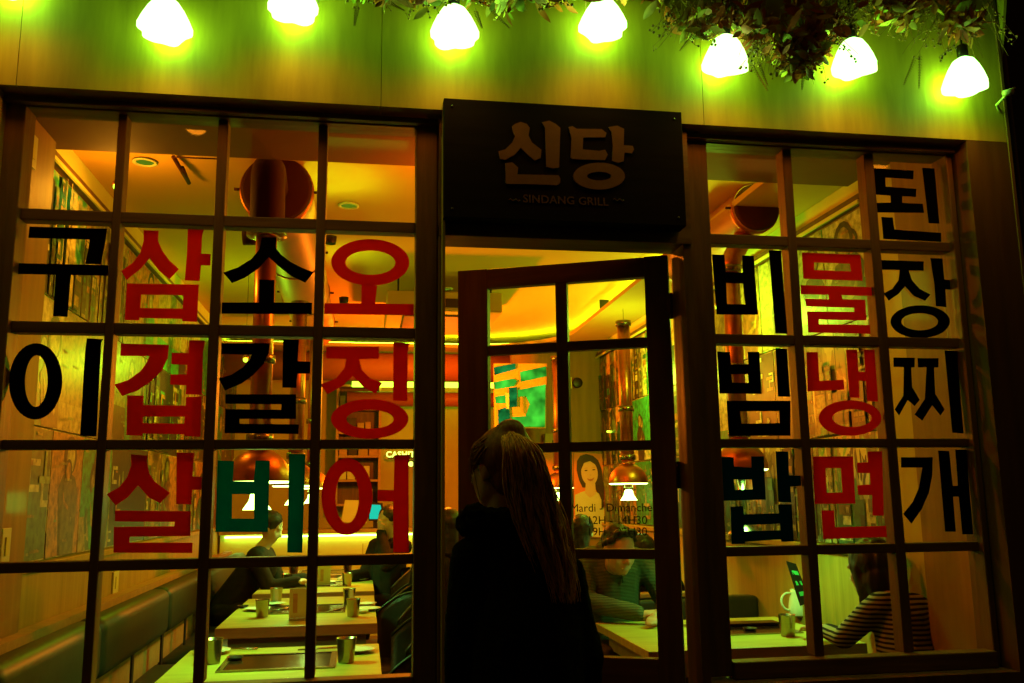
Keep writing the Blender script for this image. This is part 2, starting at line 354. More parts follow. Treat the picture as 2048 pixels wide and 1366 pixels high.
# cove light strip standing on the soffit edge
cl = root('cove_light', (2.09, 4.3, 3.08), 'long curved yellow green light strip glowing above the edge of the right ceiling soffit', 'cove light')
bm = bmesh.new(); cpath = [(x+.15, y, 3.092) for x, y in inner[:2]] + [(x+.11, y+.11, 3.092) for x, y in inner[2:-1]] + [(XL+.05, 9.75, 3.092)]
cp2 = [Vector(cpath[0])+(Vector(cpath[1])-Vector(cpath[0]))*(i/8) for i in range(8)]+[Vector(p) for p in cpath[1:]]
tube_bm(bm, cp2, .010, 6); bm_obj('light_strip', bm, M['cove'], cl)
for k, yy in enumerate((5.2, 6.4, 7.6)):
    box('strip_clip', 2.045, 2.13, yy-.006, yy+.006, 3.077, 3.16, M['darkmetal'], cl)
# back wall pieces: horizontal copper ducts, neon strips
d = tag(tube('copper_duct', [(XL, 9.9, 2.86), (XR, 9.9, 2.86)], .155, M['ductpaint'], seg=28), 'thick orange duct crossing the whole back of the room under the ceiling', 'duct')
d = tag(tube('copper_duct', [(-.2, 10.4, 2.56), (XR, 10.4, 2.56)], .085, M['ductpaint'], seg=24), 'thin orange duct running below the thick one near the back wall', 'duct')
tag(box('light_bar', -.15, 1.6, 10.55, 10.6, 2.72, 2.78, M['neon']), 'straight yellow green light bar between the two back ducts', 'light')
# ceiling cassette
ac = root('ceiling_cassette', (.2, 7.2, 2.9), 'brown box shaped air unit hanging under the ceiling above the aisle', 'air conditioner')
box('housing', .16, 1.08, 7.0, 8.1, 2.90, 3.06, M['soff'], ac, .01)
box('grille', .3, .95, 7.15, 7.95, 2.885, 2.897, M['bulk'], ac)
for (x, y) in ((.25, 7.1), (1.0, 7.1), (.25, 8.0), (1.0, 8.0)): tube('hanger', [(x, y, 3.06), (x, y, HC)], .008, M['darkmetal'], ac, 6)
box('louvre', .62, .90, 6.98, 6.995, 2.93, 3.0, M['darkmetal'], ac)
# ceiling bracket and downlights
br = root('ceiling_bracket', at(345, 315, z=HC-.01), 'thin folded metal bracket lying against the ceiling left of the duct', 'bracket')
a_, b_, c_ = at(347, 314, z=HC-.02), at(378, 366, z=HC-.05), at(440, 318, z=HC-.02)
tube('bar', [a_, b_], .012, M['ductend'], br, 6); tube('bar', [a_, c_], .004, M['ductend'], br, 6); tube('bar', [at(365, 335, z=HC-.03), b_], .010, M['ductend'], br, 6)
for (px, py, lb) in ((918, 484, 'round green ceiling downlight nearest the door head'), (891, 577, 'round green ceiling downlight further back over the aisle'),
                     (1601, 385, 'round ceiling downlight seen in the top of the right window'), (697, 410, 'round ceiling downlight in the top right pane of the left window'),
                     (290, 323, 'faint round ceiling downlight near the ceiling bracket')):
    p = at(px, py, z=HC-.004); t = root('downlight', p, lb, 'downlight', 'ceiling downlights')
    lathe('rim', [(.062, 0), (.062, -.008), (.048, -.010), (.048, 0)], p, M['plastic'], t, 24)
    lathe('lens', [(.044, -.004), (.002, -.006)], p, M['down'], t, 20)
# pale band and picture rail along both walls
def wallrun(X, sgn, parent, top, bot, y0, y1):
    box('pale_band', X, X+sgn*.03, y0, y1, top+.045, HC-.003 if sgn > 0 else 3.037, M['strip'], parent)
    box('picture_rail', X, X+sgn*.055, y0, y1, top, top+.04, M['frameh'], parent, .004)
    box('picture_rail_lip', X+sgn*.05, X+sgn*.062, y0, y1, top-.012, top+.006, M['strip'], parent)
    box('wainscot', X, X+sgn*.025, y0, y1, .03, bot-.03, M['wains'], parent)
    box('dado_rail', X, X+sgn*.05, y0, y1, bot-.035, bot, M['wains'], parent, .004)
TL = 3.03; TRr = 2.90; BL = 1.17
wallrun(XL, 1, wl, TL, BL, 4.10, YB-.01); wallrun(XR, -1, wr, TRr, BL, 4.02, YB-.01)
k = 0
for (X, sgn, par, top, y0) in ((XL, 1, wl, TL, 4.12), (XR, -1, wr, TRr, 4.02)):
    g = random.Random(3 if sgn > 0 else 9); zb = BL+.005
    nrow = 3; hrow = (top-zb-.01)/nrow
    for row in range(nrow):
        y = y0
        while y < YB-.3:
            w = g.uniform(.42, .95); y1 = min(y+w, YB-.02); th = .012+.004*g.random()
            me = link('poster_panel', poster_mesh(sgn, y1-y-.008, hrow-.008, th, g), None, par)
            me.location = (X, y+.004, zb+row*hrow+.004); k += 1
            # thin pale frame line on each
            y = y1
# figures printed large on some panels are flat cut-outs pinned on the walls
# piers next to the facade
p = tag(box('wall_pier', XL+.003, -1.37, 3.28, 4.06, .03, 3.017, M['pier']), 'brown timber faced pier at the left end of the left window', 'pier')
p2 = tag(box('wall_pier', 2.40, XR-.003, 3.28, 3.66, .03, 3.017, M['pier']), 'brown timber faced pier behind the right column of panes', 'pier')
sw = root('switch_plate', (-1.368, 3.9, 2.6), 'small pale plate high on the brown pier in the upper left pane', 'wall plate')
a_ = at(62, 300, x=-1.368); box('plate', -1.368, -1.36, a_.y-.05, a_.y+.05, a_.z-.07, a_.z+.07, M['plastic'], sw, .003); box('rocker', -1.36, -1.356, a_.y-.02, a_.y+.02, a_.z-.035, a_.z+.035, M['strip'], sw)
a_ = at(8, 1093, x=-1.368); t = root('switch_plate', a_, 'pale switch plate at the far left edge beside the banquette', 'wall plate')
box('plate', -1.368, -1.36, a_.y-.045, a_.y+.045, a_.z-.07, a_.z+.07, M['plastic'], t, .003); box('rocker', -1.36, -1.355, a_.y-.015, a_.y+.015, a_.z-.035, a_.z+.035, M['strip'], t)
a_ = at(229, 1165, x=XL+.026); t = root('switch_plate', a_, 'pale rectangular plate on the wall just above the banquette back', 'wall plate')
box('plate', XL+.026, XL+.036, a_.y-.06, a_.y+.06, a_.z-.065, a_.z+.065, M['plastic'], t, .003); box('rocker', XL+.036, XL+.041, a_.y-.02, a_.y+.02, a_.z-.035, a_.z+.035, M['strip'], t)

# ================================================================== FACADE
fac = structure(bpy.data.objects.new('facade_wall', None)); COL.objects.link(fac)
Z1, Z2 = 2.815, 2.83      # window head heights, outside
XC = 2.545                # building corner
def fpanel(x0, x1, z0, z1): return box('plywood_panel', x0, x1, FW, 3.26, z0, z1, M['ply'], fac)
fpanel(-4.6, -2.4, 2.8, 5); 
xs = [-2.4, -1.18, .04, 1.26, XC]
for a, b in zip(xs, xs[1:]): fpanel(a+.001, b-.001, 2.835, 4.05)
for a, b in zip(xs, xs[1:]): fpanel(a+.001, b-.001, 4.053, 5.2)
fpanel(-4.6, -1.24, 0, 2.835-.002); box('plywood_panel', 2.362, XC, FW, 3.26, 0, 2.833, M['plyshade'], fac); fpanel(.262, .272, .0, 2.833)
box('plywood_panel', -1.24, .26, FW, 3.26, 0, .80, M['frame'], fac); box('plywood_panel', 1.19, 2.36, FW, 3.26, 0, .80, M['frame'], fac)
box('corner_bead', XC, XC+.012, FW-.006, 3.26, 0, 5.2, M['frame'], fac)
box('base_board', -1.24, .26, FW-.02, FW-.002, 0, .62, M['frame'], fac); box('base_board', 1.19, XC, FW-.02, FW-.002, 0, .62, M['frame'], fac)
box('side_wall', 2.540, XC, 3.262, 11.02, 0, 5.2, M['black'], fac); box('upper_floor_front', -4.6, 2.539, 3.265, 3.4, 3.30, 5.2, M['black'], fac); box('roof_slab', -4.6, 2.539, 3.4, 11, 3.30, 3.4, M['black'], fac)

VL = [(-.8799, -.8504), (-.5387, -.5038), (-.184, -.1506)]
HB = [(2.404, 2.4437), (2.0109, 2.0489), (1.6179, 1.6499), (1.2213, 1.2552)]
def window(name, x0, x1, vlines, top, bot, ox0, ox1, otop, label, nm):
    R = root(name, ((x0+x1)/2, 3.2, bot), label, 'shop window')
    fy0, fy1 = 3.172, 3.27
    # outer frame
    box('frame_jamb', ox0, x0, fy0, fy1, bot-.05, otop, M['frame'], R, .004); box('frame_jamb', x1, ox1, fy0, fy1, bot-.05, otop, M['frame'], R, .004)
    box('frame_head', x0-.0, x1+.0, fy0+.003, fy1, top, otop, M['frameh'], R, .004)
    box('frame_bead', ox0+.004, ox1-.004, fy0-.03, fy0-.001, otop-.022, otop-.002, M['frameh'], R)
    box('sill', x0, x1, fy0-.02, 3.222, bot-.06, bot, M['frameh'], R, .004); box('inner_sill', x0, x1, 3.238, fy1+.03, bot-.12, bot-.05, M['frameh'], R, .004)
    # glazing bead proud of frame
    for (a, b, c, d) in ((x0, x1, top, top+.012), (x0, x1, bot-.012, bot)): pass
    for (a, b) in vlines: box('muntin', a, b, 3.2, 3.262, bot, top, M['frame'], R, .003)
    cols = [x0]+[v for ab in vlines for v in ab]+[x1]; rows = [bot]+[v for ab in HB[::-1] for v in ab]+[top]
    for ci in range(0, len(cols), 2):
        for (a, b) in HB: box('glazing_bar', cols[ci]-.001, cols[ci+1]+.001, 3.202, 3.26, a, b, M['frameh'], R, .003)
        for ri in range(0, len(rows), 2): box('pane', cols[ci]-.001, cols[ci+1]+.001, 3.228, 3.232, rows[ri]-.001, rows[ri+1]+.001, M['glass'], R)
    return R
WL = window('shop_window', -1.176, .1734, VL, 2.8018, .8603, -1.25, .252, 2.828, 'tall left shop window of twenty panes with red, black and teal letters', 'l')
WR = window('shop_window', 1.3024, 2.332, [(1.632, 1.6694), (1.985, 2.0262)], 2.8018, round(.8603, 4), 1.205, 2.358, 2.828, 'right shop window of fifteen panes with red and black letters beside the door', 'r')

LET = [  # colour, crop (offset x, y, scale), window, shapes
 ('vblack', (0, 430, 2.906), 0, '구', [[[(172,68),(622,80),(612,160),(600,220),(585,286),(495,284),(512,210),(522,143),(165,133)]], [[(108,280),(628,292),(628,353),(105,343)]], [[(325,340),(412,344),(392,592),(308,588)]]]),
 ('vblack', (0, 430, 2.906), 0, '이', [[ell(207,967,155,222,44,.03), ell(211,965,66,150,44,.03)], [[(505,717),(600,722),(588,742),(560,1287),(465,1283),(495,790)]]]),
 ('vred', (0, 430, 2.906), 0, '삼', [[[(835,88),(922,92),(918,150),(945,210),(985,265),(1040,315),(985,372),(925,325),(870,250),(820,310),(735,378),(705,325),(770,280),(815,220),(835,150)]], [[(1092,82),(1185,86),(1175,120),(1170,225),(1225,227),(1222,293),(1168,292),(1160,383),(1075,380),(1088,200)]], [[(738,398),(1155,405),(1145,620),(1060,617),(1058,603),(810,598),(808,612),(725,610)],[(820,462),(1066,466),(1062,545),(815,540)]]]),
 ('vred', (0, 430, 2.906), 0, '겹', [[[(703,747),(982,755),(975,830),(940,905),(880,965),(800,1020),(710,1052),(665,985),(745,960),(820,905),(855,855),(868,820),(700,818)]], [[(1100,728),(1190,730),(1180,800),(1173,1045),(1080,1042),(1083,990),(988,985),(992,927),(1086,927),(1088,870),(996,868),(999,800),(1097,803)]], [[(740,1048),(835,1050),(832,1105),(1080,1108),(1082,1058),(1172,1055),(1165,1290),(1070,1285),(1068,1275),(830,1270),(828,1283),(735,1280)],[(830,1172),(1073,1172),(1070,1212),(828,1210)]]]),
 ('vblack', (400, 430, 2.906), 0, '소', [[[(360,130),(445,130),(440,190),(470,230),(530,275),(600,310),(660,333),(612,393),(530,355),(460,300),(400,245),(340,310),(260,365),(185,396),(135,335),(220,305),(300,255),(345,200)]], [[(345,375),(432,378),(430,512),(342,510)]], [[(128,508),(652,510),(650,577),(125,573)]]]),
 ('vblack', (400, 430, 2.906), 0, '갈', [[[(128,745),(405,745),(400,800),(370,865),(310,930),(240,980),(145,1020),(108,950),(180,930),(250,885),(290,840),(300,812),(127,808)]], [[(483,722),(575,725),(567,850),(642,852),(640,922),(565,922),(560,1005),(478,1003)]], [[(148,1042),(558,1042),(558,1185),(230,1185),(230,1213),(575,1217),(572,1273),(143,1268),(147,1128),(472,1132),(474,1100),(148,1097)]]]),
 ('vred', (400, 430, 2.906), 0, '오', [[ell(990,275,227,135,48,.01), ell(990,277,145,71,40,.01)], [[(940,400),(1030,412),(1018,515),(937,515)]], [[(725,512),(1243,517),(1242,583),(722,575)]]]),
 ('vred', (400, 430, 2.906), 0, '징', [[[(733,766),(1040,766),(1040,835),(925,838),(940,900),(990,950),(1060,975),(1020,1038),(950,1000),(888,935),(835,990),(740,1042),(700,985),(790,950),(840,890),(850,836),(733,833)]], [[(1124,742),(1215,745),(1208,790),(1204,1082),(1122,1078)]], [[ell(986,1185,225,115,48), ell(988,1187,137,55,40)][0:2]][0:1]]),
 ('vred', (0, 880, 2.81), 0, '살', [[[(735,80),(830,88),(825,120),(840,190),(870,235),(955,298),(900,355),(840,325),(775,255),(720,320),(650,368),(600,305),(670,265),(715,210),(738,140)]], [[(993,70),(1090,73),(1082,205),(1135,207),(1132,280),(1080,280),(1075,362),(990,360)]], [[(648,397),(1072,400),(1070,540),(728,543),(728,577),(1082,577),(1080,635),(638,633),(640,488),(980,485),(982,460),(645,457)]]]),
 ('vteal', (380, 880, 4.267), 0, '비', [[[(236,175),(375,180),(365,352),(545,352),(560,175),(680,178),(665,785),(218,785)],[(360,462),(547,462),(545,672),(357,670)]], [[(846,120),(985,120),(958,962),(830,960)]]]),
 ('vred', (380, 880, 4.267), 0, '어', [[ell(1340,483,218,330,48,.01), ell(1342,490,100,222,44,.01)], [[(1745,128),(1880,125),(1865,200),(1868,960),(1735,960),(1733,525),(1600,522),(1603,425),(1738,428)]]]),
 ('vblack', (1350, 0, 2.907), 1, '된', [[[(1152,978),(1387,992),(1385,1042),(1222,1032),(1225,1085),(1403,1098),(1400,1145),(1320,1140),(1320,1180),(1440,1185),(1447,1237),(1165,1235),(1163,1180),(1255,1178),(1253,1137),(1160,1130)]], [[(1437,975),(1508,980),(1537,1300),(1475,1297)]], [[(1200,1262),(1266,1265),(1275,1335),(1546,1354),(1548,1406),(1212,1389)]]]),
 ('vblack', (1380, 430, 2.906), 1, '비', [[[(128,230),(200,232),(208,332),(305,335),(303,235),(370,238),(395,580),(155,578)],[(210,395),(308,398),(322,520),(215,518)]], [[(458,203),(528,208),(566,690),(496,688)]]]),
 ('vblack', (1380, 430, 2.906), 1, '빔', [[[(158,793),(232,797),(238,870),(340,868),(335,795),(402,795),(415,1040),(172,1037)],[(240,925),(337,925),(342,975),(245,975)]], [[(497,773),(563,778),(582,1057),(512,1055)]], [[(213,1080),(585,1080),(583,1283),(225,1283)],[(290,1140),(518,1140),(523,1210),(300,1213)]]]),
 ('vdteal', (1400, 880, 2.81), 1, '밥', [[[(112,93),(187,97),(192,150),(290,155),(287,92),(358,92),(370,335),(128,342)],[(190,222),(292,222),(296,277),(193,281)]], [[(425,63),(495,66),(500,198),(565,200),(568,258),(507,262),(513,350),(440,348)]], [[(172,375),(240,372),(247,418),(443,412),(440,362),(515,362),(527,570),(458,572),(455,558),(250,572),(255,583),(178,585)],[(247,478),(450,470),(453,507),(250,513)]]]),
 ('vred', (1380, 430, 2.906), 1, '물', [[[(650,218),(990,232),(1003,382),(660,370)],[(720,275),(930,283),(935,328),(722,320)]], [[(643,407),(1062,420),(1065,470),(880,465),(885,490),(1018,492),(1025,612),(748,607),(748,635),(1045,640),(1048,690),(688,682),(680,560),(955,563),(953,538),(675,530),(668,487),(808,490),(805,463),(645,460)]]]),
 ('vred', (1380, 430, 2.906), 1, '냉', [[[(677,797),(742,797),(752,965),(892,957),(897,1015),(685,1025)]], [[(907,783),(970,783),(978,912),(1018,912),(1012,783),(1072,783),(1093,1085),(1030,1080),(1022,965),(982,963),(985,1063),(928,1060)]], [ell(930,1180,182,103,48), ell(942,1180,115,52,40)]]),
 ('vred', (1400, 880, 2.81), 1, '면', [[[(635,93),(860,92),(873,357),(645,360)],[(705,158),(792,158),(800,295),(712,297)]], [[(942,65),(1022,63),(1033,425),(970,425),(968,310),(890,308),(885,255),(958,250),(955,187),(885,185),(883,128),(945,125)]], [[(683,397),(753,395),(758,490),(1045,482),(1050,545),(693,557)]]]),
 ('vblack', (1380, 430, 2.906), 1, '장', [[[(1112,262),(1358,270),(1357,323),(1270,322),(1290,380),(1335,430),(1397,462),(1367,498),(1300,470),(1250,415),(1210,460),(1155,497),(1125,455),(1175,430),(1212,380),(1220,320),(1115,318)]], [[(1397,250),(1467,253),(1478,375),(1533,380),(1535,435),(1483,432),(1490,535),(1430,530),(1420,400)]], [ell(1338,620,172,95,48), ell(1335,620,107,50,40)]]),
 ('vblack', (1380, 430, 2.906), 1, '찌', [[[(1182,828),(1307,830),(1305,885),(1285,886),(1290,1000),(1335,1075),(1305,1110),(1265,1075),(1215,1165),(1190,1130),(1240,1050),(1243,885),(1183,882)]], [[(1322,832),(1445,832),(1443,885),(1418,886),(1425,1040),(1480,1130),(1455,1165),(1408,1105),(1350,1195),(1305,1160),(1365,1070),(1375,885),(1325,885)]], [[(1480,787),(1550,790),(1590,1270),(1525,1265)]]]),
 ('vblack', (1400, 880, 2.81), 1, '개', [[[(1130,97),(1308,97),(1305,200),(1285,300),(1245,390),(1188,470),(1142,415),(1195,350),(1230,270),(1250,155),(1130,155)]], [[(1338,60),(1400,62),(1420,258),(1450,258),(1435,55),(1495,53),(1535,530),(1475,530),(1455,318),(1422,318),(1437,515),(1378,515)]]]),
]
LET[7][4][2] = [ell(986, 1185, 225, 115, 48), ell(988, 1187, 137, 55, 40)]
LY = 3.222
for mk, (ox, oy, sc), wi, ch, shapes in LET:
    def conv(a, b, Y=LY):
        p = at(ox+a/sc, oy+b/sc, y=Y); return p.x, p.z
    b_ = shape_mesh(shapes, conv, .0012)
    for v in b_.verts: v.co = Vector((v.co.x, LY-v.co.z, v.co.y))
    o = bm_obj('letter', b_, M[mk], (WL, WR)[wi]); o['label'] = {'vred': 'red', 'vblack': 'black', 'vteal': 'teal', 'vdteal': 'dark teal'}[mk]+' letter '+ch

# ------------------------------------------------------------------ door frame, transom, door leaf
DF = root('door_frame', (.7, 3.2, 0), 'dark timber door frame around the open doorway under the black sign', 'door frame')
box('jamb', .2535, .272-.002, 3.128, 3.27, .0, 2.42, M['frame'], DF, .003); box('jamb', 1.172, 1.2035, 3.128, 3.27, .0, 2.42, M['frame'], DF)
box('head', .2535, 1.2035, 3.12, 3.27, 2.375, 2.83, M['frameh'], DF)
box('threshold', .27, 1.172, 3.128, 3.3, 0, .035, M['darkmetal'], DF)
HX, HY = 1.168, 3.275; FX, FY = .386, 3.624
dv = Vector((FX-HX, FY-HY, 0)); DW = dv.length; DA = math.atan2(dv.y, dv.x)
door = root('door', (HX, HY, 0), 'dark glazed timber door of eight panes standing ajar inwards behind the woman', 'door')
door.matrix_basis = Matrix.Translation((HX, HY, 0)) @ Matrix.Rotation(DA, 4, 'Z'); PINV[door.name] = Matrix()
DM = Matrix.Translation((HX, HY, 0)) @ Matrix.Rotation(DA, 4, 'Z'); DMI = DM.inverted()
def don(px, py, off=0.0):     # photo position on the door's outer face -> door-local (u along the leaf, z)
    dd = cf*FPX + cr*(px-1024) - cu*(py-683); n = DM.to_3x3() @ Vector((0, 1, 0)); p0 = DM @ Vector((0, off, 0))
    t = (p0-CAM).dot(n)/dd.dot(n); q = DMI @ (CAM+dd*t); return q
dth = .045; dz1 = 2.362; dz0 = .02
gx0 = don(1300, 800).x; gx1 = don(982, 800).x; mx0 = don(1142, 800).x; mx1 = don(1119, 800).x
gt = don(1200, 565).z; gb = don(1250, 1312).z
b1 = (don(1215, 692).z-.018, don(1215, 692).z+.02); b2 = (don(1215, 893).z-.018, don(1215, 893).z+.018); b3 = (don(1250, 1107).z-.018, don(1250, 1107).z+.018)
box('stile', .004, gx0, 0, dth, dz0, dz1, M['doorwood'], door, .003); box('stile', gx1, DW, 0, dth, dz0, dz1, M['doorwood'], door, .003)
box('top_rail', gx0, gx1, .001, dth-.001, gt, dz1-.002, M['frameh'], door, .003); box('bottom_rail', gx0, gx1, .001, dth-.001, dz0, gb, M['frameh'], door, .003)
box('muntin', mx0, mx1, .003, dth-.003, gb, gt, M['doorwood'], door, .002)
for (a, b) in ((gx0, mx0), (mx1, gx1)):
    for z0, z1 in (b1, b2, b3): box('glazing_bar', a, b, .005, dth-.005, z0, z1, M['frameh'], door, .002)
    zs = [gb, b3[0], b3[1], b2[0], b2[1], b1[0], b1[1], gt]
    for i in range(0, 8, 2): box('pane', a, b, .020, .024, zs[i], zs[i+1], M['doorglass'], door)
for zz in (2.17, 1.52, .4): tube('hinge', [(-.004, -.006, zz-.05), (-.004, -.006, zz+.05)], .011, M['darkmetal'], door, 10)
# handle on the free stile and closer arm
tube('handle', [(DW-.05, -.05, .95), (DW-.05, -.05, 1.35)], .012, M['steel'], door, 10)
q = don(1145, 510); tube('closer_arm', [(q.x, -.01, dz1-.01), (q.x-.12, -.12, dz1+.03), (q.x-.16, -.2, dz1+.045)], .010, M['darkmetal'], door, 8)
box('closer_body', q.x-.1, q.x+.06, -.03, -.001, dz1-.06, dz1-.02, M['darkmetal'], door, .004)
# opening hours on the door glass
M['vgrey'] = pmat('dark grey vinyl lettering', (.02, .016, .012), .6, var=.1, bump=0)
for body, px, py in (('Mardi - Dimanche', 1222, 1023), ('12H - 14H30', 1234, 1048), ('19H - 22H30', 1234, 1071)):
    q = don(px, py, .018)
    Tm = Matrix.Translation((q.x, .0185, q.z)) @ Matrix(((-1, 0, 0, 0), (0, 0, -1, 0), (0, 1, 0, 0), (0, 0, 0, 1)))
    # mirror so that it reads from the street: local x runs hinge->free edge (right to left in the photo)
    text_obj('hours_text', body, .043, M['vgrey'], Tm, door, .0004)
# ------------------------------------------------------------------ sign
c = [at(890, 195, y=3.04), at(1367, 225, y=3.04), at(1369, 452, y=3.04), at(885, 433, y=3.04)]
sx0, sx1, sz1, sz0 = (c[0].x+c[3].x)/2, (c[1].x+c[2].x)/2, (c[0].z+c[1].z)/2, (c[2].z+c[3].z)/2
SG = root('shop_sign', ((sx0+sx1)/2, 3.07, sz0), 'square-cornered black sign board with tan Korean lettering above the door', 'sign')
box('sign_board', sx0, sx1, 3.04, 3.118, sz0, sz1, M['signblack'], SG, .002)
for zz in (sz0+.03, sz1-.03):
    for xx in (sx0+.03, sx1-.03): lathe('fixing_screw', [(.005, 0), (.004, -.003), (.0005, -.0035)], (xx, 3.04, zz), M['darkmetal'], SG, 10, 'Y')
sgl = [[[[(1000,735),(1020,720),(1050,710),(1085,722),(1102,745),(1095,790),(1115,830),(1170,872),(1165,920),(1130,934),(1090,900),(1050,860),(1015,900),(960,930),(930,925),(922,880),(960,870),(1000,830),(1018,790),(1005,765)]], [[(1175,712),(1215,703),(1250,720),(1280,745),(1272,975),(1235,980),(1198,970),(1195,850),(1192,740)]], [[(960,950),(1000,945),(1035,975),(1030,1015),(1270,1020),(1280,1040),(1278,1065),(1260,1078),(1120,1072),(968,1070),(962,1060),(963,1000)]]],
       [[[(1328,740),(1350,735),(1375,750),(1520,752),(1548,775),(1540,800),(1500,800),(1412,800),(1410,870),(1505,878),(1540,872),(1555,900),(1540,932),(1400,928),(1350,925),(1340,915),(1345,800),(1335,765)]], [[(1560,740),(1610,732),(1650,750),(1648,845),(1700,850),(1708,870),(1695,893),(1652,888),(1648,938),(1615,948),(1580,935),(1585,850),(1578,770)]], [ell(1505,1025,150,78), ell(1505,1025,70,25)]]]
for gi, shapes in enumerate(sgl):
    b_ = shape_mesh(shapes, lambda a, b: (lambda p: (p.x, p.z))(at(680+a/2.906, b/2.906, y=3.037)), .006)
    for v in b_.verts: v.co = Vector((v.co.x, 3.037-v.co.z, v.co.y))
    o = bm_obj('sign_letter', b_, M['signtan'], SG); o['label'] = ('tan letter 신', 'tan letter 당')[gi]
q = at(1132, 408, y=3.038)
text_obj('sign_text', 'SINDANG GRILL', .0415, M['signtan2'], Matrix.Translation((q.x, 3.0385, q.z)) @ FACING, SG, .0015, 1.05, .0006)
for px in (1029, 1237):
    q = at(px, 400, y=3.038)
    pts = [Vector((q.x-.02+.04*i/8, 3.0375, q.z+.004*math.sin(i*1.6))) for i in range(9)]; tube('ornament', pts, .0016, M['signtan2'], SG, 6)

# ================================================================== LAMPS ON THE FACADE
lampm = lambda a, t: 1+.10*math.sin(5*a)*t+.05*math.sin(3*a+1)*t
LP = [(8, -52, 'far left'), (330, 42, ''), (588, 2, ''), (908, 54, ''), (1206, 40, ''), (1452, 112, ''), (1707, 118, ''), (1930, 155, '')]
LL = ['glowing lobed lamp cut by the top left corner of the view', 'glowing lobed lamp over the second and third pane columns of the left window',
      'glowing lamp over the third and fourth pane columns, cut by the top edge', 'glowing lamp just above the left end of the black sign', 'glowing lamp just above the right half of the black sign',
      'glowing lamp at the left end of the thick dried garland', 'glowing lamp hanging from the middle of the thick dried garland', 'glowing lamp nearest the right corner of the facade']
BX = 2.972
bulbspots = []
for i, (px, py, _) in enumerate(LP):
    c = at(px, py, y=BX); bulbspots.append(c)
    t = root('facade_lamp', c, LL[i], 'lamp', 'glowing lamps along the top of the facade')
    ph = i*1.3
    o = lathe('lamp_shade', [(.020, .080), (.040, .066), (.056, .038), (.070, .004), (.080, -.028), (.078, -.046), (.050, -.058), (.016, -.063)], (0, 0, 0), M['bulb'], t, 40,
          mod=lambda a, k, ph=ph: 1.04+(.13*math.sin(5*a+ph)+.09*math.sin(3*a+ph*2)+.04*math.sin(9*a+ph))*k)  # lobed outline imitates the bloom round the lamp
    o.matrix_parent_inverse = Matrix(); o.location = (0, 0, 0)
    o = lathe('lamp_socket', [(.017, .135), (.021, .13), (.021, .082), (.017, .08)], c, M['darkmetal'], t, 14)
    tube('lamp_cord', [c+Vector((0, 0, .135)), c+Vector((.004, .01, .3)), c+Vector((0, .02, .8))], .004, M['black'], t, 6)
    ld = bpy.data.lights.new('halo_fill', 'POINT'); ld.energy = 4.2; ld.color = (.30, 1, .02); ld.shadow_soft_size = .012  # added point light behind the shade for a glowing halo on the wall
    lo = bpy.data.objects.new('halo_fill', ld); COL.objects.link(lo); lo.parent = t; lo.matrix_parent_inverse = Matrix(); lo.location = (0, 3.062-BX, .0)
    ld = bpy.data.lights.new('warm_fill', 'SPOT'); ld.energy = 2.9; ld.color = (1, .28, .01); ld.spot_size = math.radians(150); ld.spot_blend = 1; ld.shadow_soft_size = .05  # added spot that washes the wall warm below each lamp
    lo = bpy.data.objects.new('warm_fill', ld); COL.objects.link(lo); lo.parent = t; lo.matrix_parent_inverse = Matrix(); lo.location = (0, -.10, -.10); lo.rotation_euler = (math.radians(25), 0, 0)

# ================================================================== GARLAND
def leaf_mesh(L_, w, curl, seed):
    g = random.Random(seed); bm = bmesh.new(); n = 5; rows = []
    for i in range(n+1):
        t = i/n; ww = w*math.sin(PI*min(1, t*.95+.04))**.8; y = L_*t; z = curl*t*t*L_
        rows.append([bm.verts.new((-ww, y, z+.25*ww)), bm.verts.new((0, y, z)), bm.verts.new((ww, y, z+.25*ww+g.uniform(-.1, .1)*w))])
    for a, b in zip(rows, rows[1:]):
        bm.faces.new((a[0], a[1], b[1], b[0])); bm.faces.new((a[1], a[2], b[2], b[1]))
    me = bpy.data.meshes.new('leaf'); 
    for f in bm.faces: f.smooth = True
    bm.to_mesh(me); bm.free(); return me
G = root('dried_garland', at(1500, -40, y=2.95), 'dried flower and leaf garland hanging along the top of the facade, thickest at the right', 'garland')
leaves = []
for mi, mk in enumerate(('leaf1', 'leaf2', 'leaf3', 'leaf4', 'leaf1', 'leaf3')):
    for v in range(2):
        me = leaf_mesh(.05+.012*v+.006*mi, .013+.003*v+(.004 if mi in (1, 2) else 0), .5-.4*v, mi*5+v); me.materials.append(M[mk]); leaves.append(me)
# lower edge of the garland: (px, py lower edge, density)
edge = [(560, -40), (640, -20), (690, -15), (750, 8), (820, -5), (860, 18), (960, 10), (1010, 25), (1060, 5), (1130, 15), (1200, 0), (1280, -5), (1330, 15), (1370, 75), (1420, 60), (1480, 70), (1500, 110), (1560, 130), (1600, 150), (1640, 110), (1690, 60), (1740, 50), (1790, 30), (1830, 70), (1870, 95), (1930, 95), (1975, 90)]
def edgey(px):
    for a, b in zip(edge, edge[1:]):
        if a[0] <= px <= b[0]: return a[1]+(b[1]-a[1])*(px-a[0])/(b[0]-a[0])
    return -60
g = random.Random(21); cnt = 0
stuff = bmesh.new(); leafstuff = {k_: bmesh.new() for k_ in ('leaf1', 'leaf2', 'leaf3', 'leaf4')}
def rotm(g): return Euler((g.uniform(0, 6.3), g.uniform(0, 6.3), g.uniform(0, 6.3))).to_matrix().to_4x4()
def clear(px, py):   # leaves stay off the lamps, apart from a few that cross their tops
    return all((px-l[0])**2+((py-l[1]-8)*1.0)**2 > 62**2 for l in LP)
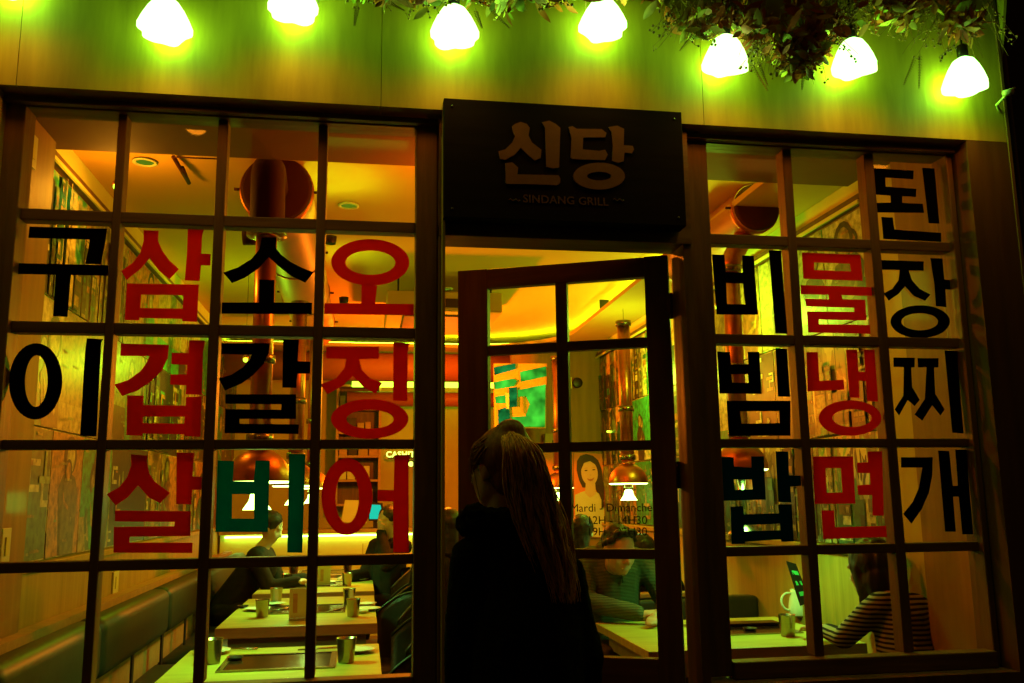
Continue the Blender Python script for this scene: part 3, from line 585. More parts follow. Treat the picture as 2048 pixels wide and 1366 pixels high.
for n in range(7000):
    px = g.uniform(600, 1985) if n % 3 else g.uniform(1340, 1985); e = edgey(px)
    dens = 1.0 if px > 1480 else (.55 if px > 1340 else .16)
    if g.random() > dens: continue
    py = e-abs(g.gauss(0, 60)); 
    if px < 1340: py = e-abs(g.gauss(0, 22))
    if py < -120: continue
    if not clear(px, py): continue
    # bare patches where the wall shows through
    if mnoise.noise(Vector((px*.012, py*.018, 3.3))) > .05 and px > 1340: continue
    Y = 2.97+g.uniform(-.10, .07)+(.05 if g.random() < .5 else 0)
    p = at(px, py, y=Y); s = g.uniform(.35, 1.15)
    Mx = Matrix.Translation(p) @ rotm(g) @ Matrix.Scale(s, 4)
    if cnt < 290 and py > -20 and s > .72:
        me = leaves[g.randrange(len(leaves))]; o = bpy.data.objects.new('leaf', me); COL.objects.link(o); o.parent = G
        o.matrix_parent_inverse = PINV[G.name]; o.matrix_basis = Mx; cnt += 1
    else:
        src = g.choice(leaves); me = src.copy(); me.transform(Mx); leafstuff[src.name and {'dried brown leaf': 'leaf1', 'olive leaf': 'leaf2', 'rust red leaf': 'leaf3', 'pale straw leaf': 'leaf4'}[src.materials[0].name]].from_mesh(me); bpy.data.meshes.remove(me)
for k_, b_ in leafstuff.items():
    o = bm_obj('small_leaves', b_, M[k_], G, True); o['kind'] = 'stuff'
tw = bmesh.new(); by = bmesh.new()
for n in range(230):
    px = g.uniform(1350, 1980) if n % 4 else g.uniform(640, 1980); e = edgey(px)
    p0 = at(px, e-g.uniform(40, 110), y=2.96+g.uniform(-.05, .06)); p1 = at(px+g.uniform(-70, 70), e+g.uniform(-20, 22), y=2.93+g.uniform(-.08, .1))
    mid = (p0+p1)/2+Vector((g.uniform(-.03, .03), g.uniform(-.02, .02), g.uniform(-.02, .03)))
    pts = bez(p0, (p0+mid)/2, mid, p1, 7); tube_bm(tw, pts, [.0022-.0002*i for i in range(8)], 4)
    if n % 2 == 0:
        for j in range(2, 8):
            for s in range(2):
                c = pts[j]+Vector((g.uniform(-.016, .016), g.uniform(-.012, .012), g.uniform(-.016, .008)))
                tube_bm(tw, [pts[j], c], .0009, 3); bmesh.ops.create_icosphere(by, subdivisions=1, radius=g.uniform(.0035, .0065), matrix=Matrix.Translation(c))
# hanging sprigs like little ferns
for (px, py, dx, L_) in ((1500, 120, 35, 60), (1515, 115, 20, 55), (1607, 130, -3, 48), (1830, 110, -22, 58), (1840, 100, -2, 75), (715, 5, -6, 45), (780, 0, 28, 20), (950, 15, 14, 40), (978, 10, 40, 45), (1390, 60, -30, 40)):
    p0 = at(px, py, y=2.93); p1 = at(px+dx, py+L_, y=2.90); pts = bez(p0, p0+(p1-p0)*.3+Vector((0, 0, -.01)), p0+(p1-p0)*.7, p1, 14); tube_bm(tw, pts, .0012, 4)
    for j in range(2, 15):
        for s in (-1, 1):
            q = pts[j]; tip = q+Vector((s*.012, 0, -.007))*(1-j/22); v = [tw.verts.new(q), tw.verts.new((q+tip)/2+Vector((0, 0, .002))), tw.verts.new(tip), tw.verts.new((q+tip)/2+Vector((0, 0, -.003)))]; tw.faces.new(v)
o = bm_obj('twigs', tw, M['twig'], G); o['kind'] = 'stuff'; o = bm_obj('berries', by, M['berry'], G, True); o['kind'] = 'stuff'
# the batten the garland and lamps hang from
box('batten', -1.6, 2.5, 2.94, 2.98, 3.62, 3.66, M['frame'], G)

# ------------------------------------------------------------------ right side: dark neighbour, downpipe, camera
tag(box('neighbour_building', 2.72, 9, 3.4, 12, 0, 7, M['black']), 'unlit black building beyond the right corner of the facade', 'building')
tag(box('neighbour_building', -12, -4.7, 3.2, 12, 0, 7, M['black']), 'unlit dark building beyond the left end of the facade', 'building')
p = at(1998, 100, y=3.15)
sc_ = root('security_camera', at(2018, 182, y=3.0), 'small pale security camera on a bracket at the right corner of the facade', 'camera')
q = at(2018, 186, y=3.0); tube('camera_body', [q+Vector((-.022, 0, -.004)), q+Vector((.014, 0, .008))], .013, M['plastic'], sc_, 12)
tube('bracket_arm', [q+Vector((-.004, 0, 0)), q+Vector((-.02, .05, -.03)), Vector((XC+.01, 3.1, q.z-.05))], .006, M['plastic'], sc_, 8)
tube('sun_visor', [q+Vector((.0, 0, .014)), q+Vector((.03, 0, .024))], .004, M['plastic'], sc_, 6)
ab = [at(1986, -260, x=2.566), at(2026, -260, x=2.566), at(1997, 168, x=2.566)]
bm = bmesh.new(); f1 = [bm.verts.new(p) for p in ab]; f2 = [bm.verts.new(p+Vector((.012, 0, 0))) for p in ab]; bm.faces.new(f1); bm.faces.new(f2[::-1])
for i in range(3): bm.faces.new((f1[i], f2[i], f2[(i+1) % 3], f1[(i+1) % 3]))
bmesh.ops.recalc_face_normals(bm, faces=bm.faces); tag(bm_obj('awning_bracket', bm, M['wains']), 'narrow triangular bracket lit green at the top of the right facade corner', 'bracket')
dp = root('downpipe', (2.60, 3.12, 0), 'dark vertical downpipe beside the right corner of the facade', 'downpipe')
tube('pipe', [(2.61, 3.14, 0), (2.61, 3.14, 5)], .022, M['darkmetal'], dp, 14)
for zz in (1.2, 2.4, 3.3): lathe('pipe_clip', [(.027, -.02), (.027, .02)], (2.61, 3.14, zz), M['black'], dp, 14)

# ================================================================== INTERIOR FURNITURE
def table(x0, x1, y0, y1, label, grill=None, gang='grill tables in a row along the banquette'):
    T = root('grill_table', ((x0+x1)/2, (y0+y1)/2, .03), label, 'table', gang)
    box('tabletop', x0, x1, y0, y1, .71, .75, M['tablew'], T, .003)
    n = max(5, int((y1-y0)/.12)); 
    box('edge_band', x0-.002, x1+.002, y0-.004, y0-.0005, .693, .748, M['edgew'], T)
    box('apron', x0+.06, x1-.06, y0+.06, y1-.06, .62, .709, M['edgew'], T)
    for xx in (x0+.10, x1-.10):
        for yy in (y0+.10, y1-.10): box('leg', xx-.025, xx+.025, yy-.025, yy+.025, .03, .619, M['darkmetal'], T)
    gx, gy, gw, gh = grill if grill else ((x0+x1)/2, (y0+y1)/2, .24, .23)
    bm = bmesh.new()
    for (a, b, c, d) in ((gx-gw, gx+gw, gy-gh, gy-gh+.025), (gx-gw, gx+gw, gy+gh-.025, gy+gh), (gx-gw, gx-gw+.025, gy-gh+.025, gy+gh-.025), (gx+gw-.025, gx+gw, gy-gh+.025, gy+gh-.025)): box_bm(bm, a, b, c, d, .7505, .757)
    bmesh.ops.recalc_face_normals(bm, faces=bm.faces); rim = bm_obj('grill_rim', bm, M['steel'], T)
    box('grill_plate', gx-gw+.026, gx+gw-.026, gy-gh+.026, gy+gh-.026, .7505, .754, M['plateg'], T)
    return T
tl = ['nearest grill table of the left row, seen at the bottom of the window', 'second grill table of the left row with a menu holder at its front edge', 'third grill table back of the left row',
      'fourth grill table back of the left row beside the leaning man', 'fifth grill table of the left row in front of the counter']
table(-.79, .085, 3.34, 4.60, tl[0], (-.345, 4.19, .24, .20))
ty = [(5.33, 6.80), (7.15, 8.5), (8.8, 9.4)]
table(-.79, .088, 5.33, 6.80, tl[1], (-.34, 6.07, .24, .22)); table(-.80, .092, 7.13, 8.35, tl[2]); table(-.80, .09, 8.65, 9.35, tl[3])
table(1.28, 2.34, 4.08, 5.04, 'right hand grill table between the man in the knit and the woman in stripes', (1.95, 4.62, .25, .20), 'grill tables on the right')
table(1.28, 2.2, 6.1, 7.0, 'second grill table on the right behind the man in the knit', None, 'grill tables on the right')
# banquette
BQ = root('banquette', (-1.15, 6.3, .03), 'long dark leather banquette with segmented backrest along the left wall', 'banquette')
js = [3.30, 4.52, 5.98, 7.44, 8.9, 9.7]
for a, b in zip(js, js[1:]):
    bm = bmesh.new(); box_bm(bm, -1.30, -1.155, a+.008, b-.008, .64, .915); bmesh.ops.recalc_face_normals(bm, faces=bm.faces)
    bmesh.ops.bevel(bm, geom=bm.edges[:], offset=.055, segments=5, affect='EDGES', profile=.5)
    bm_obj('back_cushion', bm, M['leather'], BQ, True)
    bm = bmesh.new(); box_bm(bm, -1.25, -.80, a+.004, b-.004, .37, .47); bmesh.ops.recalc_face_normals(bm, faces=bm.faces)
    bmesh.ops.bevel(bm, geom=bm.edges[:], offset=.03, segments=3, affect='EDGES'); bm_obj('seat_cushion', bm, M['leather'], BQ, True)
    box('cushion_strap', -1.20, -1.19, (a+b)/2-.02, (a+b)/2+.02, .46, .66, M['black'], BQ); box('cushion_strap', -1.20, -1.19, b-.03, b+.02, .46, .66, M['black'], BQ)
box('back_board', -1.305, -1.27, 3.32, 9.7, .4, .86, M['edgew'], BQ); box('seat_base', -1.27, -.84, 3.32, 9.7, .03, .369, M['edgew'], BQ)
box('top_ledge', -1.366, -1.306, 3.3, 9.7, .84, .93, M['edgew'], BQ); box('ledge_filler', -1.468, -1.368, 4.08, 9.7, .84, .90, M['edgew'], BQ)
# bench behind the man
BN = root('booth_bench', (1.9, 5.6, .03), 'dark upholstered booth bench behind the right hand table', 'bench')
box('bench_back', 1.0, 2.48, 5.55, 5.68, .40, .81, M['leather'], BN, .03, 3); box('bench_seat', 1.0, 2.40, 5.14, 5.545, .36, .47, M['leather'], BN, .03, 3); box('bench_base', 1.03, 2.38, 5.2, 5.6, .03, .355, M['edgew'], BN)
box('bench_cap', 1.0, 2.2, 5.56, 5.67, .812, .84, M['edgew'], BN, .005)
# chairs
def chair(x, y, rz, label):
    R = root('bucket_chair', (0, 0, .03), label, 'chair', 'dark bucket chairs on the aisle side of the left row')
    bm = bmesh.new(); nu, nv = 18, 9; grid = []
    for j in range(nv+1):
        v = j/nv; row = []
        for i in range(nu+1):
            u = (i/nu-.5)*2; a = u*1.35
            z = .44+.42*v*(1-.32*abs(u)**2.6); rr = .20+.05*v
            row.append(bm.verts.new((rr*math.cos(a), rr*math.sin(a)*1.08, z)))
        grid.append(row)
    for a, b in zip(grid, grid[1:]):
        for i in range(nu): bm.faces.new((a[i], a[i+1], b[i+1], b[i]))
    bmesh.ops.solidify(bm, geom=bm.faces[:], thickness=.022); o = bm_obj('back_shell', bm, M['leather'], R, True); o.matrix_parent_inverse = Matrix(); o.location = (0, 0, -.03)
    o = lathe('seat', [(.02, .465), (.17, .47), (.20, .455), (.205, .43), (.19, .405), (.02, .40)], (0, 0, -.03), M['leather'], R, 28); o.matrix_parent_inverse = Matrix()
    for k in range(4):
        a = PI/4+k*PI/2; o = tube('leg', [(.13*math.cos(a), .13*math.sin(a), .375), (.22*math.cos(a), .22*math.sin(a), 0)], .010, M['darkmetal'], R, 8); o.matrix_parent_inverse = Matrix()
    o = tube('shell_rim', [((.252)*math.cos(u*1.35), .252*math.sin(u*1.35)*1.08, .44+.42*(1-.32*abs(u)**2.6)-.025) for u in [k/12-1 for k in range(25)]], .0075, M['leather'], R, 6); o.matrix_parent_inverse = Matrix()
    R.location = (x, y, .03); R.rotation_euler = (0, 0, rz); R.matrix_basis = Matrix.Translation((x, y, .03)) @ Matrix.Rotation(rz, 4, 'Z')
    return R
c0 = chair(.10, 3.62, .15, 'dark bucket chair nearest the window, only its curved back showing')
for dx, dy, lb, rz in ((.03, 1.10, 'dark bucket chair showing whole between the first and second tables', .1), (-.0, 2.1, 'dark bucket chair at the near end of the second table', .2), (.02, 2.85, 'dark bucket chair at the far end of the second table', -.1), (.05, 4.1, 'dark bucket chair at the third table under the seated listener', .1)):
    copytree(c0, (dx, dy, 0), lb, rz)

# cups, plates, menus
cup0 = None
cups = [(424, 1327, 'steel tumbler on the nearest table, left of the grill'), (692, 1325, 'steel tumbler on the nearest table, right of the grill'), (524, 1234, 'steel tumbler at the front left of the second table'),
        (706, 1233, 'steel tumbler at the front right of the second table'), (552, 1207, 'steel tumbler further back on the left of the second table'), (698, 1209, 'steel tumbler behind another at the right of the second table'),
        (573, 1174, 'steel tumbler on the left of the third table'), (694, 1172, 'steel tumbler on the right of the third table'), (587, 1154, 'smallest steel tumbler at the far left of the row'), (695, 1150, 'smallest steel tumbler at the far right of the row'),
        (1576, 1272, 'steel tumbler on the right hand table in front of the white jug')]
for (px, py, lb) in cups:
    p = at(px, py, z=.7508)
    if cup0 is None:
        cup0 = root('tumbler', p, lb, 'tumbler', 'steel tumblers on the tables')
        lathe('cup_body', [(.033, 0), (.0335, .002), (.042, .100), (.044, .103), (.0415, .102), (.031, .006), (.002, .005)], p, M['steel'], cup0, 28)
    else:
        o = copytree(cup0, (0, 0, 0), lb); o.location = p; o.matrix_basis = Matrix.Translation(p)
# make the single part meaningful: a rim roll
def ploc(px, py): return at(px, py, z=.7508)
pl0 = None
plates = [(424, 1307, 'white plate beside the left tumbler on the nearest table'), (716, 1304, 'white plate beside the right tumbler on the nearest table'), (514, 1221, 'white plate at the front left of the second table'), (735, 1221, 'white plate at the front right of the second table'),
          (545, 1211, 'white plate behind another on the left of the second table'), (728, 1211, 'white plate behind another on the right of the second table'), (565, 1163, 'white plate on the left of the third table'), (718, 1161, 'white plate on the right of the third table')]
for (px, py, lb) in plates:
    p = ploc(px, py)
    if pl0 is None:
        pl0 = tag(lathe('plate', [(.002, .004), (.045, .004), (.062, .009), (.082, .016), (.083, .018), (.062, .0115), (.045, .0065), (.002, .006)], (0, 0, 0), M['white'], None, 32), lb, 'plate', 'white plates on the tables'); pl0.location = p
    else: o = pl0.copy(); COL.objects.link(o); o.location = p; o['label'] = lb
for k, (px, py, L2, a, lb) in enumerate(((640, 1300, .20, .1, 'steel chopsticks lying behind the nearest grill'), (480, 1300, .18, -.4, 'steel chopsticks beside the left plate of the nearest table'), (570, 1219, .2, .9, 'steel tongs on the second table'), (672, 1222, .2, 1.1, 'steel scissors on the right of the second table'), (600, 1168, .2, .8, 'steel tongs on the third table'))):
    p = ploc(px, py); t = root('utensils', p, lb, 'utensils', 'steel utensils on the tables')
    for s in (-1, 1):
        dd = Vector((math.cos(a+s*.05), math.sin(a+s*.05), 0)); tube('rod', [p+dd*(-L2/2)+Vector((0, s*.006, .006)), p+dd*(L2/2)+Vector((0, s*.008, .008))], .0035, M['steel'], t, 6)
def menuholder(px, py, lb, w=.052, h=.18):
    p = ploc(px, py); t = root('menu_holder', p, lb, 'menu holder', 'menu holders standing on the tables')
    box('menu_card', p.x-w, p.x+w, p.y-.004, p.y+.004, p.z+.012, p.z+h, M['plastic'], t); box('stand_foot', p.x-w, p.x+w, p.y-.03, p.y+.03, p.z, p.z+.011, M['steel'], t, .002)
    box('menu_print', p.x-w*.6, p.x-w*.1, p.y-.006, p.y-.0045, p.z+.04, p.z+h-.03, M['edgew'], t)
menuholder(596, 1240, 'pale menu holder standing at the front of the second table'); menuholder(648, 1172, 'pale menu holder standing on the third table', .05, .16); menuholder(1512, 1237, 'x', .0, .0) if False else None
for k_, (px, py, lb) in enumerate(((486, 1216, 'small round sauce dish at the left edge of the second table'), (726, 1226, 'small round sauce dish beside the right tumblers of the second table'), (470, 1321, 'small round sauce dish left of the nearest grill'), (664, 1166, 'small round sauce dish on the third table'), (1500, 1262, 'small round sauce dish on the right hand table'))):
    p = ploc(px, py); d_ = tag(lathe('sauce_dish', [(.002, .004), (.022, .004), (.034, .016), (.036, .017), (.026, .002), (.002, .0005)], (0, 0, 0), M['white' if k_ % 2 else 'darkmetal'], None, 24), lb, 'dish', 'sauce dishes on the tables'); d_.location = p
# white jug on the right table
jp = ploc(1598, 1232); jg = root('jug', jp, 'white ceramic jug with a handle on the right hand table', 'jug')
lathe('jug_body', [(.05, 0), (.056, .01), (.056, .05), (.048, .10), (.040, .13), (.043, .148), (.038, .146), (.036, .13), (.045, .09), (.05, .02), (.002, .015)], jp, M['white'], jg, 30)
tube('handle', bez(jp+Vector((-.042, 0, .128)), jp+Vector((-.125, 0, .145)), jp+Vector((-.115, 0, .03)), jp+Vector((-.052, 0, .035)), 14), .0065, M['white'], jg, 8)
# dark tray and rim on right table
tag(box('flat_griddle_cover', *(lambda a, b: (a.x, b.x, a.y, a.y+.10))(at(1456, 1253, z=.76), at(1575, 1253, z=.76)), .7575, .772, M['plateg'], None, .004), 'flat dark cover lying over the grill of the right hand table', 'cover')

# ------------------------------------------------------------------ extraction hoods
def hood(x, y, label, big=False, lamp=True, zdome=1.53, pipe_top=2.6, nozzle=False):
    H = root('extraction_hood', (x, y, zdome), label, 'extraction hood', 'copper extraction hoods over the tables')
    tube('pipe', [(x, y, zdome+.16), (x, y, pipe_top)], .048, M['copper'], H, 24)
    for zz in (pipe_top-.02, zdome+.55, zdome+.19): lathe('collar', [(.049, -.022), (.060, -.018), (.060, .018), (.049, .022)], (x, y, zz), M['steel'], H, 24)
    n = 10; R_ = .145
    lathe('dome', [(R_*math.cos(i/n*PI/2*.93), R_*1.02*math.sin(i/n*PI/2*.93)) for i in range(n+1)]+[(.04, .15)]+[(R_*.97*math.cos(i/n*PI/2*.9), R_*.98*math.sin(i/n*PI/2*.9)) for i in range(n, -1, -1)], (x, y, zdome), M['copper'], H, 40, solid=False)
    lathe('light_ring', [(.134, .004), (.143, -.002), (.134, -.008), (.125, -.002)], (x, y, zdome), M['hoodlamp'], H, 36, solid=False)
    lathe('lamp_neck', [(.030, .10), (.030, -.02), (.036, -.03), (.036, -.045)], (x, y, zdome), M['steel'], H, 20)
    if lamp: lathe('glowing_bell', [(.020, -.045), (.030, -.055), (.036, -.085), (.058, -.118), (.062, -.124), (.002, -.120)], (x, y, zdome), M['hoodlamp'], H, 28)
    else:
        tube('lower_pipe', [(x, y, zdome-.04), (x, y, 1.31)], .022, M['steel'], H, 16)
        lathe('nozzle', [(.024, 1.325), (.042, 1.32), (.045, 1.28), (.060, 1.262), (.083, 1.245), (.086, 1.228), (.080, 1.205), (.06, 1.20), (.05, 1.215)], (x, y, 0), M['steel'], H, 32, solid=False)
        lathe('nozzle_light', [(.05, 1.213), (.002, 1.212)], (x, y, 0), M['hoodlamp'], H, 20)
    ld = bpy.data.lights.new('hood_light', 'SPOT'); ld.energy = 44; ld.color = (.24, 1, .20); ld.spot_size = math.radians(130); ld.spot_blend = .6; ld.shadow_soft_size = .06
    lo = bpy.data.objects.new('hood_light', ld); COL.objects.link(lo); lo.parent = H; lo.matrix_parent_inverse = Matrix(); lo.location = (0, 0 if lamp else -.11, -.135 if lamp else -.03)
    return H
XH = -.465
hood(XH, 4.19, 'large copper extraction hood on a thick copper pipe over the nearest left table', True, zdome=1.525, pipe_top=2.70)
hood(-.44, 6.07, 'second copper extraction hood over the left row of tables', zdome=1.53, pipe_top=2.75)
hood(-.42, 7.7, 'third copper extraction hood over the left row of tables', zdome=1.53, pipe_top=2.85)
hood(2.0, 4.62, 'copper extraction hood with a hanging steel nozzle over the right hand table', lamp=False, zdome=1.575, pipe_top=2.70)
hood(1.93, 6.5, 'copper extraction hood with a white glowing bell seen through the door glass', zdome=1.53, pipe_top=2.75)
hood(1.86, 8.6, 'small copper extraction hood deepest on the right, half hidden by the woman', zdome=1.52, pipe_top=2.8)
# big ducts along the room
def duct(x, z, y0, y1, r, label, elbow=None):
    D = root('exhaust_duct', (x, y0, z), label, 'duct')
    lathe('duct_body', [(r, y0), (r, (y0+y1)/2), (r, y1)], (x, 0, z), M['ductpaint'], D, 48, 'Y', solid=False)
    lathe('end_cap', [(r-.002, y0+.002), (r-.004, y0-.012), (r-.02, y0-.018), (.002, y0-.018)], (x, 0, z), M['ductend'], D, 48, 'Y', solid=False)
    for yy in [y0+.02+i*1.2 for i in range(int((y1-y0)/1.2)+1)]:
        lathe('band', [(r+.001, yy), (r+.008, yy+.004), (r+.008, yy+.026), (r+.001, yy+.03)], (x, 0, z), M['copperd'], D, 48, 'Y', solid=False)
        for s in (-1, 1): tube('lug', [(x+s*r, yy+.01, z), (x+s*(r+.035), yy+.01, z)], .008, M['ductend'], D, 8)
        tube('hanger', [(x, yy+.01, z+r), (x, yy+.01, HC)], .005, M['darkmetal'], D, 6)
    return D
c = at(553, 378, y=4.62); D1 = duct(c.x, c.z, 4.62, 8.6, .182, 'thick terracotta exhaust duct with dark round end high in the left window')
e0 = at(545, 378, y=4.60)
# inverted-U elbow in front of the end cap, joining the copper pipe of the first hood
tube('elbow', bez(Vector((XH, 4.19, 2.68)), Vector((XH, 4.19, 2.99)), Vector((e0.x, 4.30, 3.10)), Vector((e0.x, 4.60, e0.z)), 16), .080, M['ductend'], D1, 28)
lathe('elbow_flange', [(.05, 2.65), (.092, 2.655), (.092, 2.68), (.08, 2.685)], (XH, 4.19, 0), M['steel'], D1, 28)
tube('branch_stub', [at(486, 470, y=4.4), at(520, 470, y=4.4)], .050, M['ductend'], D1, 18)
c = at(1513, 415, y=4.6); D2 = duct(c.x, c.z, 4.6, 5.9, .137, 'terracotta exhaust duct with dark round end in the top of the right window')
tube('elbow', bez(Vector((2.0, 4.62, 2.68)), Vector((2.0, 4.62, 2.78)), Vector((c.x, 4.72, c.z-.16)), Vector((c.x, 4.8, c.z-.05)), 10), .055, M['copperd'], D2, 20)
for (x, y, L) in ((-.30, 4.75, 7), (2.0, 4.9, 4)):
    pass
# lamps on top of the ducts washing the ceiling (their glow shows round the ducts)
def uplight(x, y, z, e, lb):
    t = root('duct_uplight', (x, y, z), lb, 'lamp', 'uplights on the ducts'); lathe('lamp_body', [(.03, -.02), (.035, .02), (.03, .022), (.02, .01)], (x, y, z), M['darkmetal'], t, 16, solid=False)
    lathe('lens', [(.024, .014), (.002, .016)], (x, y, z), M['neon'], t, 16)
    ld = bpy.data.lights.new('uplight_light', 'SPOT'); ld.energy = e*2.0; ld.color = (.55, 1, .03); ld.spot_size = math.radians(165); ld.spot_blend = 1; ld.shadow_soft_size = .03
    lo = bpy.data.objects.new('uplight_light', ld); COL.objects.link(lo); lo.parent = t; lo.matrix_parent_inverse = Matrix(); lo.location = (0, 0, .03); lo.rotation_euler = (PI, 0, 0)
uplight(-.20, 4.86, 2.84, 5, 'small uplight on the right flank of the left duct'); uplight(-.16, 6.4, 2.84, 3, 'small uplight further along the left duct')
uplight(1.55, 4.75, 2.98, 3, 'small uplight beside the right duct')

# added fill lamps that tint and brighten the room and its walls
qa = at(234, 370, y=4.5)
for (x, y, z, e, col, lb) in ((.62, 4.25, 2.80, 15, (1, .18, .006), 'added warm fill lamp over the aisle near the door'), (.7, 8.2, 2.45, 66, (1, .18, .006), 'added warm fill lamp over the aisle further back'), (-.9, 7.0, 2.5, 7, (.45, 1, .02), 'added fill lamp beside the left wall posters'), (2.2, 7.4, 2.5, 12, (.5, 1, .04), 'added fill lamp beside the right wall posters'),
        (qa.x, 4.5, qa.z, 5, (1, .38, .02), 'added fill lamp over the banquette near the window'), (2.2, 5.3, 2.62, 10, (.5, 1, .04), 'added fill lamp over the booth bench')):
    t = root('fill_lamp', (x, y, z), lb, 'lamp', 'added fill lamps in the room'); tube('lamp_cord', [(x, y, z+.03), (x, y, HC)], .002, M['darkmetal'], t, 5)
    lathe('lamp_cap', [(.008, .03), (.022, .012), (.022, .0)], (x, y, z), M['copper'], t, 16)
    lathe('lamp_bulb', [(.016, 0), (.018, -.012), (.010, -.026), (.001, -.028)], (x, y, z), M['neon'], t, 14)
    ld = bpy.data.lights.new('fill_light', 'POINT'); ld.energy = e*3.6; ld.color = col; ld.shadow_soft_size = .05
    lo = bpy.data.objects.new('fill_light', ld); COL.objects.link(lo); lo.parent = t; lo.matrix_parent_inverse = Matrix(); lo.location = (0, 0, -.05)

# ------------------------------------------------------------------ counter, shelves and back wall things
CT = root('counter', (-.3, 9.9, .03), 'pale lit counter across the back of the room behind the tables', 'counter')
box('front_panel', -1.45, .75, 9.85, 9.88, .03, 1.08, M['strip'], CT); box('countertop', -1.46, .78, 9.80, 10.35, 1.08, 1.12, M['wains'], CT, .004)
box('light_strip', -1.40, .70, 9.81, 9.83, 1.05, 1.066, M['hoodlamp'], CT); box('side_panel', .72, .75, 9.88, 10.3, .03, 1.075, M['strip'], CT)
for x in (-1.0, -.5, 0., .4): box('panel_seam', x, x+.008, 9.846, 9.852, .05, .97, M['wains'], CT)
SH = root('wall_shelf', (-.1, 10.6, 1.0), 'tall dark shelf unit on the back wall with boxes', 'shelf')
a_, b_ = at(672, 880, y=10.7), at(762, 880, y=10.7); za, zb_ = at(700, 770, y=10.7).z, at(700, 1012, y=10.7).z
box('shelf_back', a_.x, b_.x, 10.84, 10.88, zb_, za, M['frame'], SH)
for xx in (a_.x, b_.x-.03): box('shelf_side', xx, xx+.03, 10.60, 10.838, zb_, za, M['edgew'], SH)
for i in range(6):
    zz = zb_+(za-zb_-.03)*i/5; box('shelf_board', a_.x+.031, b_.x-.031, 10.61, 10.838, zz, zz+.025, M['edgew'], SH)
g = random.Random(5); ORD = ('leftmost', 'second', 'third', 'fourth', 'fifth', 'sixth')
for i in range(5):
    zz = zb_+(za-zb_-.03)*i/5+.026; x = a_.x+.04; nn = 0
    while x < b_.x-.12:
        w = g.uniform(.06, .11); h = g.uniform(.09, .17)
        if g.random() < .75:
            kind_ = ('pale', 'plastic') if i == 1 else (('brown', 'edgew'), ('black', 'darkmetal'), ('tan', 'wains'))[nn % 3]
            bx_ = box('storage_box', x, x+w, 10.63, 10.74, zz, zz+h, M[kind_[1]], None, .004)
            tag(bx_, '%s storage box, %s on the %s shelf of the back wall unit' % (kind_[0], ORD[nn], ('bottom', 'second lowest', 'middle', 'second highest', 'top')[i]), 'box', 'boxes on the back wall shelves')
            nn += 1
        x += w+.012
# tablet and till
def quad_panel(name, pts_px, Y, m, th=.02, parent=None):
    ps = [at(px, py, y=Y) for px, py in pts_px]; bm = bmesh.new()
    a = [bm.verts.new(p) for p in ps]; b = [bm.verts.new(p+Vector((0, th, 0))) for p in ps]
    bm.faces.new(a); bm.faces.new(b[::-1]); n = len(a)
    for i in range(n): bm.faces.new((a[i], b[i], b[(i+1) % n], a[(i+1) % n]))
    bmesh.ops.recalc_face_normals(bm, faces=bm.faces); return bm_obj(name, bm, m, parent)
t = root('tablet', at(752, 1025, y=9.95), 'small tablet with a glowing cyan screen on the counter', 'tablet')
quad_panel('case', [(736, 1005), (765, 1006), (771, 1042), (737, 1042)], 9.97, M['black'], .02, t); quad_panel('screen', [(739, 1009), (761, 1010), (767, 1038), (739, 1038)], 9.964, M['cyan'], .004, t)
box('stand', at(752, 1040, y=9.99).x-.03, at(752, 1040, y=9.99).x+.03, 9.99, 10.1, 1.052, 1.2, M['darkmetal'], t)
t = root('till', at(705, 1020, y=9.95), 'pale green back of a till screen on the counter', 'till')
quad_panel('case', [(690, 1000), (740, 1001), (733, 1046), (682, 1044)], 9.93, M['plastic'], .03, t); box('stand', at(712, 1040, y=10.0).x-.03, at(712, 1040, y=10.0).x+.03, 9.965, 10.05, 1.052, 1.18, M['plastic'], t)
nt_ = root('neon_text_sign', at(806, 908, y=10.7), 'small glowing yellow green word on the back wall beside the shelves', 'neon sign')
q = at(806, 914, y=10.7); text_obj('neon_letters', 'CASHITY', .095, M['neontext'], Matrix.Translation((q.x, 10.72, q.z)) @ FACING, nt_, .004, 1.05, .002)
box('backing_rail', q.x-.17, q.x+.17, 10.76, 10.78, q.z-.02, q.z+.0, M['darkmetal'], nt_)
q = at(822, 928, y=10.2); t = root('wall_lamp', q, 'tiny bright round lamp below the glowing word', 'lamp'); lathe('lamp_bulb', [(.001, .03), (.022, .02), (.03, 0), (.022, -.02), (.001, -.03)], q, M['neontext'], t, 14); tube('lamp_arm', [q+Vector((0, .03, 0)), (q.x, 10.88, q.z)], .006, M['darkmetal'], t, 6)
for (px, py, L2, lb) in ((668, 935, .25, 'thin vertical bright rod at the left of the back shelves'), (621, 925, .3, 'thin vertical bright rod beside the second hood')):
    pass
